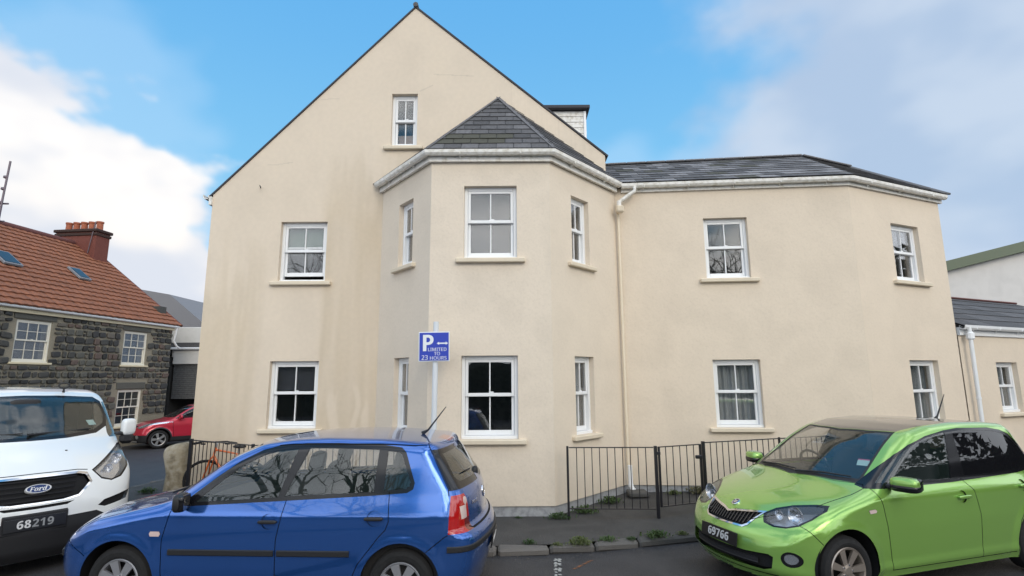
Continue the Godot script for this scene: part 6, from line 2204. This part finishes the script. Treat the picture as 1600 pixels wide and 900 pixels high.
func white_van() -> void:
	var V := thing("panel_van", "white panel van with black grille facing the road", "van", W(-5.12, -0.1, 6.02), deg_to_rad(142.0))
	var c := Car.new({
		"x0": -0.2, "x1": 5.1, "y1": 2.1, "z1": 1.1, "cell": 0.046, "low": 0.2,
		"T": [[-0.3, 0.7], [-0.05, 0.98], [0.05, 1.07], [0.2, 1.15], [0.5, 1.30], [0.72, 1.40], [1.22, 1.86], [1.40, 1.945], [1.7, 1.99], [2.6, 2.01], [4.8, 2.0], [5.2, 1.97]],
		"P": [[-0.3, 0.9], [0.2, 0.96], [0.9, 0.99], [4.7, 0.99], [5.0, 0.97]],
		"S": [[0.0, 0.93], [0.3, 0.97], [0.6, 1.0], [1.1, 1.0], [1.35, 0.985], [1.9, 0.905], [2.1, 0.87]],
		"N": [[0.0, 0.12], [0.2, 0.06], [0.3, 0.0], [0.5, -0.02], [0.72, 0.0], [1.05, 0.045], [1.3, 0.25], [1.6, 0.7]],
		"R": [[0.0, 4.9], [0.6, 4.95], [1.2, 4.95], [2.0, 4.85]],
		"bow": 0.36, "crown": 0.045, "ca": 0.22, "cb": 0.06, "k1": 0.12, "k2": 0.3, "k3": 0.15, "flare": 0.02,
		"arches": [[0.93, 0.34, 0.39], [3.85, 0.34, 0.39]]})
	for a in c.arches:
		c.cut("", [["side", disc(a[0], a[1], a[2], 36)]], 0.05, 0.5)
	c.cut("screen", [["front", p2([[-0.1, 1.435], [0.35, 1.44], [0.67, 1.47], [0.80, 1.54], [0.825, 1.63], [0.785, 1.79], [0.71, 1.845], [0.35, 1.878], [-0.1, 1.89]])]], 0.1)
	c.cut("screen_border", [["front", p2([[-0.1, 1.395], [0.35, 1.40], [0.69, 1.425], [0.84, 1.50], [0.865, 1.63], [0.82, 1.81], [0.74, 1.872], [0.35, 1.903], [-0.1, 1.915]])]], 0.1)
	c.cut("glass_front", [["side", p2([[0.95, 1.36], [1.45, 1.80], [2.1, 1.84], [2.1, 1.32]])]])
	c.line("gap", "front", [[0.0, 1.085], [0.36, 1.08], [0.46, 1.065]], 0.004)
	c.cut("grille", [["front", p2([[-0.1, 0.80], [0.22, 0.80], [0.36, 0.825], [0.47, 0.945], [0.43, 1.02], [0.36, 1.04], [-0.1, 1.045]])]], 0.05)
	c.cut("grille_frame", [["front", p2([[-0.1, 0.78], [0.22, 0.78], [0.37, 0.805], [0.495, 0.94], [0.45, 1.04], [0.37, 1.06], [-0.1, 1.065]])]], 0.05)
	c.cut("slot", [["front", p2([[-0.1, 0.735], [0.26, 0.74], [0.33, 0.775], [0.3, 0.77], [-0.1, 0.765]])]], 0.05)
	c.cut("head_lamp", [["front", p2([[0.52, 1.055], [0.60, 0.965], [0.70, 0.93], [0.80, 0.955], [0.90, 1.05], [0.955, 1.20], [0.955, 1.27], [0.90, 1.26], [0.74, 1.17]])]], 0.02)
	c.cut("lamp_rim", [["front", p2([[0.50, 1.055], [0.59, 0.95], [0.70, 0.912], [0.815, 0.938], [0.925, 1.04], [0.99, 1.2], [0.99, 1.29], [0.90, 1.285], [0.73, 1.19]])]], 0.02)
	c.cut("fog_slot", [["front", p2([[0.56, 0.67], [0.63, 0.645], [0.88, 0.68], [0.93, 0.77], [0.86, 0.765], [0.62, 0.72]])]], 0.02)
	c.cut("low_bumper", [["front", p2([[-0.1, 0.1], [1.2, 0.1], [1.2, 0.46], [0.75, 0.5], [0.55, 0.62], [0.27, 0.62], [0.27, 0.70], [-0.1, 0.70]])]], 0.0)
	c.cut("bonnet", [["front", p2([[-0.1, 1.09], [0.36, 1.085], [0.46, 1.07], [0.72, 1.2], [0.86, 1.3], [0.86, 1.41], [0.6, 1.42], [-0.1, 1.39]])]], 0.1)
	c.build()
	part(V, "body", c.mesh("body", 0), M.paint_white)
	part(V, "bonnet", c.mesh("bonnet", 0), M.paint_white)
	shut_lines(V, c, 0.008)
	var ws := part(V, "windscreen", c.pane("screen", 0, 0.004), M.car_glass)
	part(V, "windscreen_border", c.mesh("screen_border", 0, 0.004), M.trim_gloss)
	part(V, "lower_bumper", c.mesh("low_bumper", 0, 0.004), M.trim)
	part(V, "bumper_slot", c.mesh("slot", 0, 0.02), M.gap)
	var gr := part(V, "grille", c.mesh("grille", 0, 0.035), M.gap)
	part(gr, "grille_frame", c.mesh("grille_frame", 0, -0.005), M.chrome)
	for k in 5:
		part(gr, "grille_bar", c.band(c.around(0.83 + 0.048 * k, 1.3, 180 - (13 + k), 180 + (13 + k), 16), 0.018, -0.012), M.trim)
	for s in [1, -1]:
		var hl := part(V, "headlight", c.mesh("head_lamp", s, 0.002), M.lamp_glass)
		part(hl, "lamp_rim", c.mesh("lamp_rim", s, 0.001), M.trim_gloss)
		part(hl, "housing", c.mesh("head_lamp", s, 0.06), M.lamp_chrome)
		for k in [[0.69, 1.04, 0.05], [0.82, 1.13, 0.06]]:
			var lp: Array = c.ray(Vector3(1.2, k[1], k[0] * s), Vector3(-1, 0, 0))
			lamp_bowl(hl, Transform3D(Basis(Vector3(0, 0, 1), Vector3.UP, Vector3(-1, 0, 0)), lp[0] + Vector3(0.05, 0, 0)), k[2], 0.05)
		part(V, "fog_slot", c.mesh("fog_slot", s, 0.03), M.gap)
		part(V, "side_window", c.pane("glass_front", s, 0.004), M.car_glass)
		for x in [0.93, 3.85]:
			road_wheel(V, x, 0.96 * s, 0.33, 0.21, 5, 0.09, "hub_grey", s)
		mirror_unit(V, Vector3(1.0, 1.47, 1.06 * s), Vector3(0.06, 0.11, 0.085), "paint_white", s)
		part(V, "mirror_lower", boxmesh(Vector3(0.11, 0.14, 0.16), 0.04, Vector3(1.0, 1.32, 1.05 * s)), M.trim)
	wheel_wells(V, c, c.arches, 0.39, 0.95)
	lining(V, c, ["body"], 1.2)
	cabin(V, 1.15, 2.6, 0.86, 1.3, 1.08)
	for q in [0.5, 0.0, -0.5]:
		car_seat(V, 1.9, q, 0.8, true, 0.25)
	part(V, "bulkhead", boxmesh(Vector3(0.05, 1.3, 1.7), 0.0, Vector3(2.5, 1.2, 0)), M.cabin)
	part(V, "underbody", boxmesh(Vector3(4.4, 0.1, 1.6), 0.0, Vector3(2.5, 0.26, 0)), M.gap)
	plate(V, c.seat(c.ray(Vector3(1.0, 0.60, 0.0), Vector3(-1, 0, 0)), 0.012), "68219", 0.52, 0.125, 3)
	part(V, "plate_surround", boxmesh(Vector3(0.03, 0.19, 0.545), 0.008, Vector3(0.003, 0.6, 0)), M.trim)
	var bx: Array = c.ray(Vector3(1.0, 0.935, 0), Vector3(-1, 0, 0))
	var oval := MB.new()
	oval.lathe(Transform3D(Basis.from_scale(Vector3(2.35, 1, 1)), Vector3.ZERO), p2([[0.048, -0.03], [0.048, 0.004], [0.0455, 0.009], [0.0415, 0.009], [0.041, 0.004]]), 36)
	var bd := part(V, "badge", oval.mesh(), M.plate_silver, c.seat(bx, 0.012))
	part(bd, "badge_field", disc_mesh(0.042, 0.0045), M.badge_blue, Transform3D(Basis.from_scale(Vector3(2.35, 1, 1)), Vector3.ZERO))
	var sk := lettering(bd, "badge_script", "Ford", 0.044, M.plate_silver, Transform3D(Basis(Vector3(1, 0, 0), Vector3(0.35, 1, 0), Vector3.BACK), Vector3(0, -0.002, 0.006)), 600, "Droid Serif", 1.0)
	sk.name = "badge_script"
	for k in [[-0.02, 0.62], [-0.72, -0.06]]:
		var b := MB.new()
		var p: Array = c.ray(Vector3(1.8, 1.45, k[0]), Vector3(-1, 0, 0))
		var e: Array = c.ray(Vector3(1.8, 1.475, k[1]), Vector3(-1, 0, 0))
		b.tube(PackedVector3Array([p[0] + p[1] * 0.02, p[0].lerp(e[0], 0.5) + p[1] * 0.012, e[0] + e[1] * 0.012]), PackedFloat32Array([0.018, 0.012, 0.007]), 6)
		part(V, "windscreen_wiper", b.mesh(), M.trim)
	var sp: Array = c.ray(Vector3(1.6, 1.56, 0.66), Vector3(-1, 0, 0))
	part(ws, "tax_sticker", boxmesh(Vector3(0.1, 0.085, 0.003)), M.sticker, c.seat(sp, -0.012))
	var mb := MB.new()
	mb.blob(Transform3D(Basis(), Vector3(1.22, 1.80, 0)), Vector3(0.04, 0.07, 0.15), 0.5, 0.5)
	part(ws, "sensor_housing", mb.mesh(), M.trim)
	# washer jet and a small roof aerial
	var wj: Array = c.ray(Vector3(0.5, 1.0, 0.30), Vector3(0, 1, 0))
	part(V, "washer_jet", boxmesh(Vector3(0.025, 0.012, 0.025), 0.004), M.trim, Transform3D(Basis(), wj[0]))
	var ring := PackedVector3Array()
	for k in 17:
		ring.append(Vector3(0, 0.09 + cos(TAU * k / 16) * 0.035, sin(TAU * k / 16) * 0.055))
	mb = MB.new()
	mb.tube(ring, PackedFloat32Array([0.012]), 6, false)
	mb.tube(PackedVector3Array([Vector3(0, -0.02, 0), Vector3(0, 0.06, 0)]), PackedFloat32Array([0.018, 0.008]), 6)
	var ra: Array = c.ray(Vector3(1.5, 1.6, 0.42), Vector3(0, 1, 0))
	part(V, "roof_aerial", mb.mesh(), M.trim, Transform3D(Basis.from_euler(Vector3(0, -0.3, 0)), ra[0]))

func red_car() -> void:
	var V := thing("compact_suv", "dark red compact suv parked beside the stone cottage", "car", W(-13.45, -0.64, 22.9), deg_to_rad(42.0))
	var c := Car.new({
		"x0": -2.35, "x1": 2.3, "y1": 1.75, "z1": 1.0, "cell": 0.06, "low": 0.22,
		"T": [[-2.3, 0.7], [-2.1, 0.86], [-1.9, 0.96], [-1.4, 1.05], [-1.1, 1.10], [-0.45, 1.48], [-0.15, 1.60], [0.4, 1.66], [1.2, 1.63], [1.8, 1.55], [2.3, 1.45]],
		"P": [[-2.2, 0.8], [-1.8, 0.86], [-1.2, 0.885], [1.4, 0.885], [2.1, 0.82]],
		"S": [[0.0, 0.9], [0.3, 0.97], [0.5, 1.0], [0.9, 0.995], [1.1, 0.94], [1.6, 0.76], [1.75, 0.72]],
		"N": [[0.0, -1.95], [0.3, -2.1], [0.55, -2.13], [0.8, -2.08], [1.0, -1.9], [1.3, -1.5]],
		"R": [[0.0, 2.0], [0.6, 2.1], [1.0, 2.05], [1.6, 1.75]],
		"bow": 0.32, "crown": 0.05, "ca": 0.36, "cb": 0.2, "k1": 0.1, "k2": 0.26, "k3": 0.2, "flare": 0.025,
		"arches": [[-1.28, 0.36, 0.40], [1.28, 0.36, 0.40]]})
	for a in c.arches:
		c.cut("", [["side", disc(a[0], a[1], a[2], 32)]], 0.05, 0.4)
		c.cut("cladding", [["side", disc(a[0], a[1], a[2] + 0.05, 32)]], 0.05, 0.4)
	c.line("gap", "side", [[-0.85, 1.05], [-0.82, 0.7], [-0.78, 0.4]], 0.006)
	c.line("gap", "side", [[0.28, 1.1], [0.3, 0.4]], 0.006)
	c.cut("glass_front", [["side", p2([[-0.68, 1.13], [-0.3, 1.38], [0.0, 1.5], [0.25, 1.55], [0.22, 1.13]])]])
	c.cut("glass_rear", [["side", p2([[0.34, 1.14], [0.34, 1.55], [1.0, 1.54], [1.2, 1.2]])]])
	c.cut("surround", [["side", p2([[-0.78, 1.10], [-0.3, 1.42], [0.0, 1.53], [0.3, 1.58], [1.05, 1.57], [1.3, 1.17]])]])
	c.cut("screen", [["top", p2([[-1.05, -0.1], [-1.05, 0.0], [-0.95, 0.45], [-0.80, 0.72], [-0.1, 0.60], [-0.2, 0.3], [-0.25, 0.0], [-0.25, -0.1]])]], 0.2)
	c.cut("grille", [["front", p2([[-0.1, 0.72], [0.36, 0.74], [0.42, 0.86], [-0.1, 0.86]])]], 0.05)
	c.cut("low_grille", [["front", p2([[-0.1, 0.33], [0.4, 0.35], [0.5, 0.5], [-0.1, 0.5]])]], 0.05)
	c.cut("head_lamp", [["front", p2([[0.46, 0.80], [0.62, 0.76], [0.78, 0.80], [0.88, 0.95], [0.86, 1.0], [0.66, 0.95]])]], 0.02)
	c.cut("fog_lamp", [["front", disc(0.63, 0.45, 0.07, 20)]], 0.02)
	c.cut("cladding", [["side", p2([[-2.5, 0.0], [-2.5, 0.52], [-1.5, 0.52], [-0.9, 0.42], [0.9, 0.42], [2.5, 0.55], [2.5, 0.0]])]], -0.5)
	c.build()
	part(V, "body", c.mesh("body", 0), M.paint_red)
	part(V, "lower_cladding", c.mesh("cladding", 0), M.trim)
	shut_lines(V, c, 0.012)
	part(V, "window_surround", c.mesh("surround", 0, 0.002), M.trim_gloss)
	part(V, "windscreen", c.pane("screen", 0, 0.003), M.pane_dark)
	part(V, "grille", c.mesh("grille", 0, 0.01), M.gap)
	part(V, "grille_bar", c.band(c.around(0.80, -0.9, 163, 197, 12), 0.035, 0.01), M.chrome)
	part(V, "lower_grille", c.mesh("low_grille", 0, 0.02), M.gap)
	part(V, "skid_plate", c.band(c.around(0.28, -0.9, 150, 210, 14), 0.06, 0.015), M.alloy)
	for s in [1, -1]:
		part(V, "headlight", c.mesh("head_lamp", s), M.lamp_chrome)
		part(V, "fog_light", c.mesh("fog_lamp", s), M.lamp_chrome)
		part(V, "window", c.pane("glass_front", s, 0.004), M.pane_dark)
		part(V, "window", c.pane("glass_rear", s, 0.004), M.pane_dark)
		for x in [-1.28, 1.28]:
			road_wheel(V, x, 0.85 * s, 0.345, 0.245, 5, 0.1, "alloy", s)
		mirror_unit(V, Vector3(-0.6, 1.17, 0.98 * s), Vector3(0.07, 0.08, 0.11), "paint_red", s)
	handle(V, c, 0.12, 0.98, "paint_red", 0.2)
	wheel_wells(V, c, c.arches, 0.4, 0.85)
	lining(V, c, ["body", "surround"], 1.1)
	cabin(V, -0.65, 1.7, 0.72, 1.04, -0.75)
	part(V, "underbody", boxmesh(Vector3(3.8, 0.1, 1.4), 0.0, Vector3(0, 0.28, 0)), M.gap)

func _ready() -> void:
	sky_and_camera()
	materials()
	ground()
	rendered_house()
	low_annex()
	stone_house()
	far_left()
	across_the_road()
	street_furniture()
	bicycle()
	blue_car()
	green_car()
	white_van()
	red_car()
	weeds()
	grit()
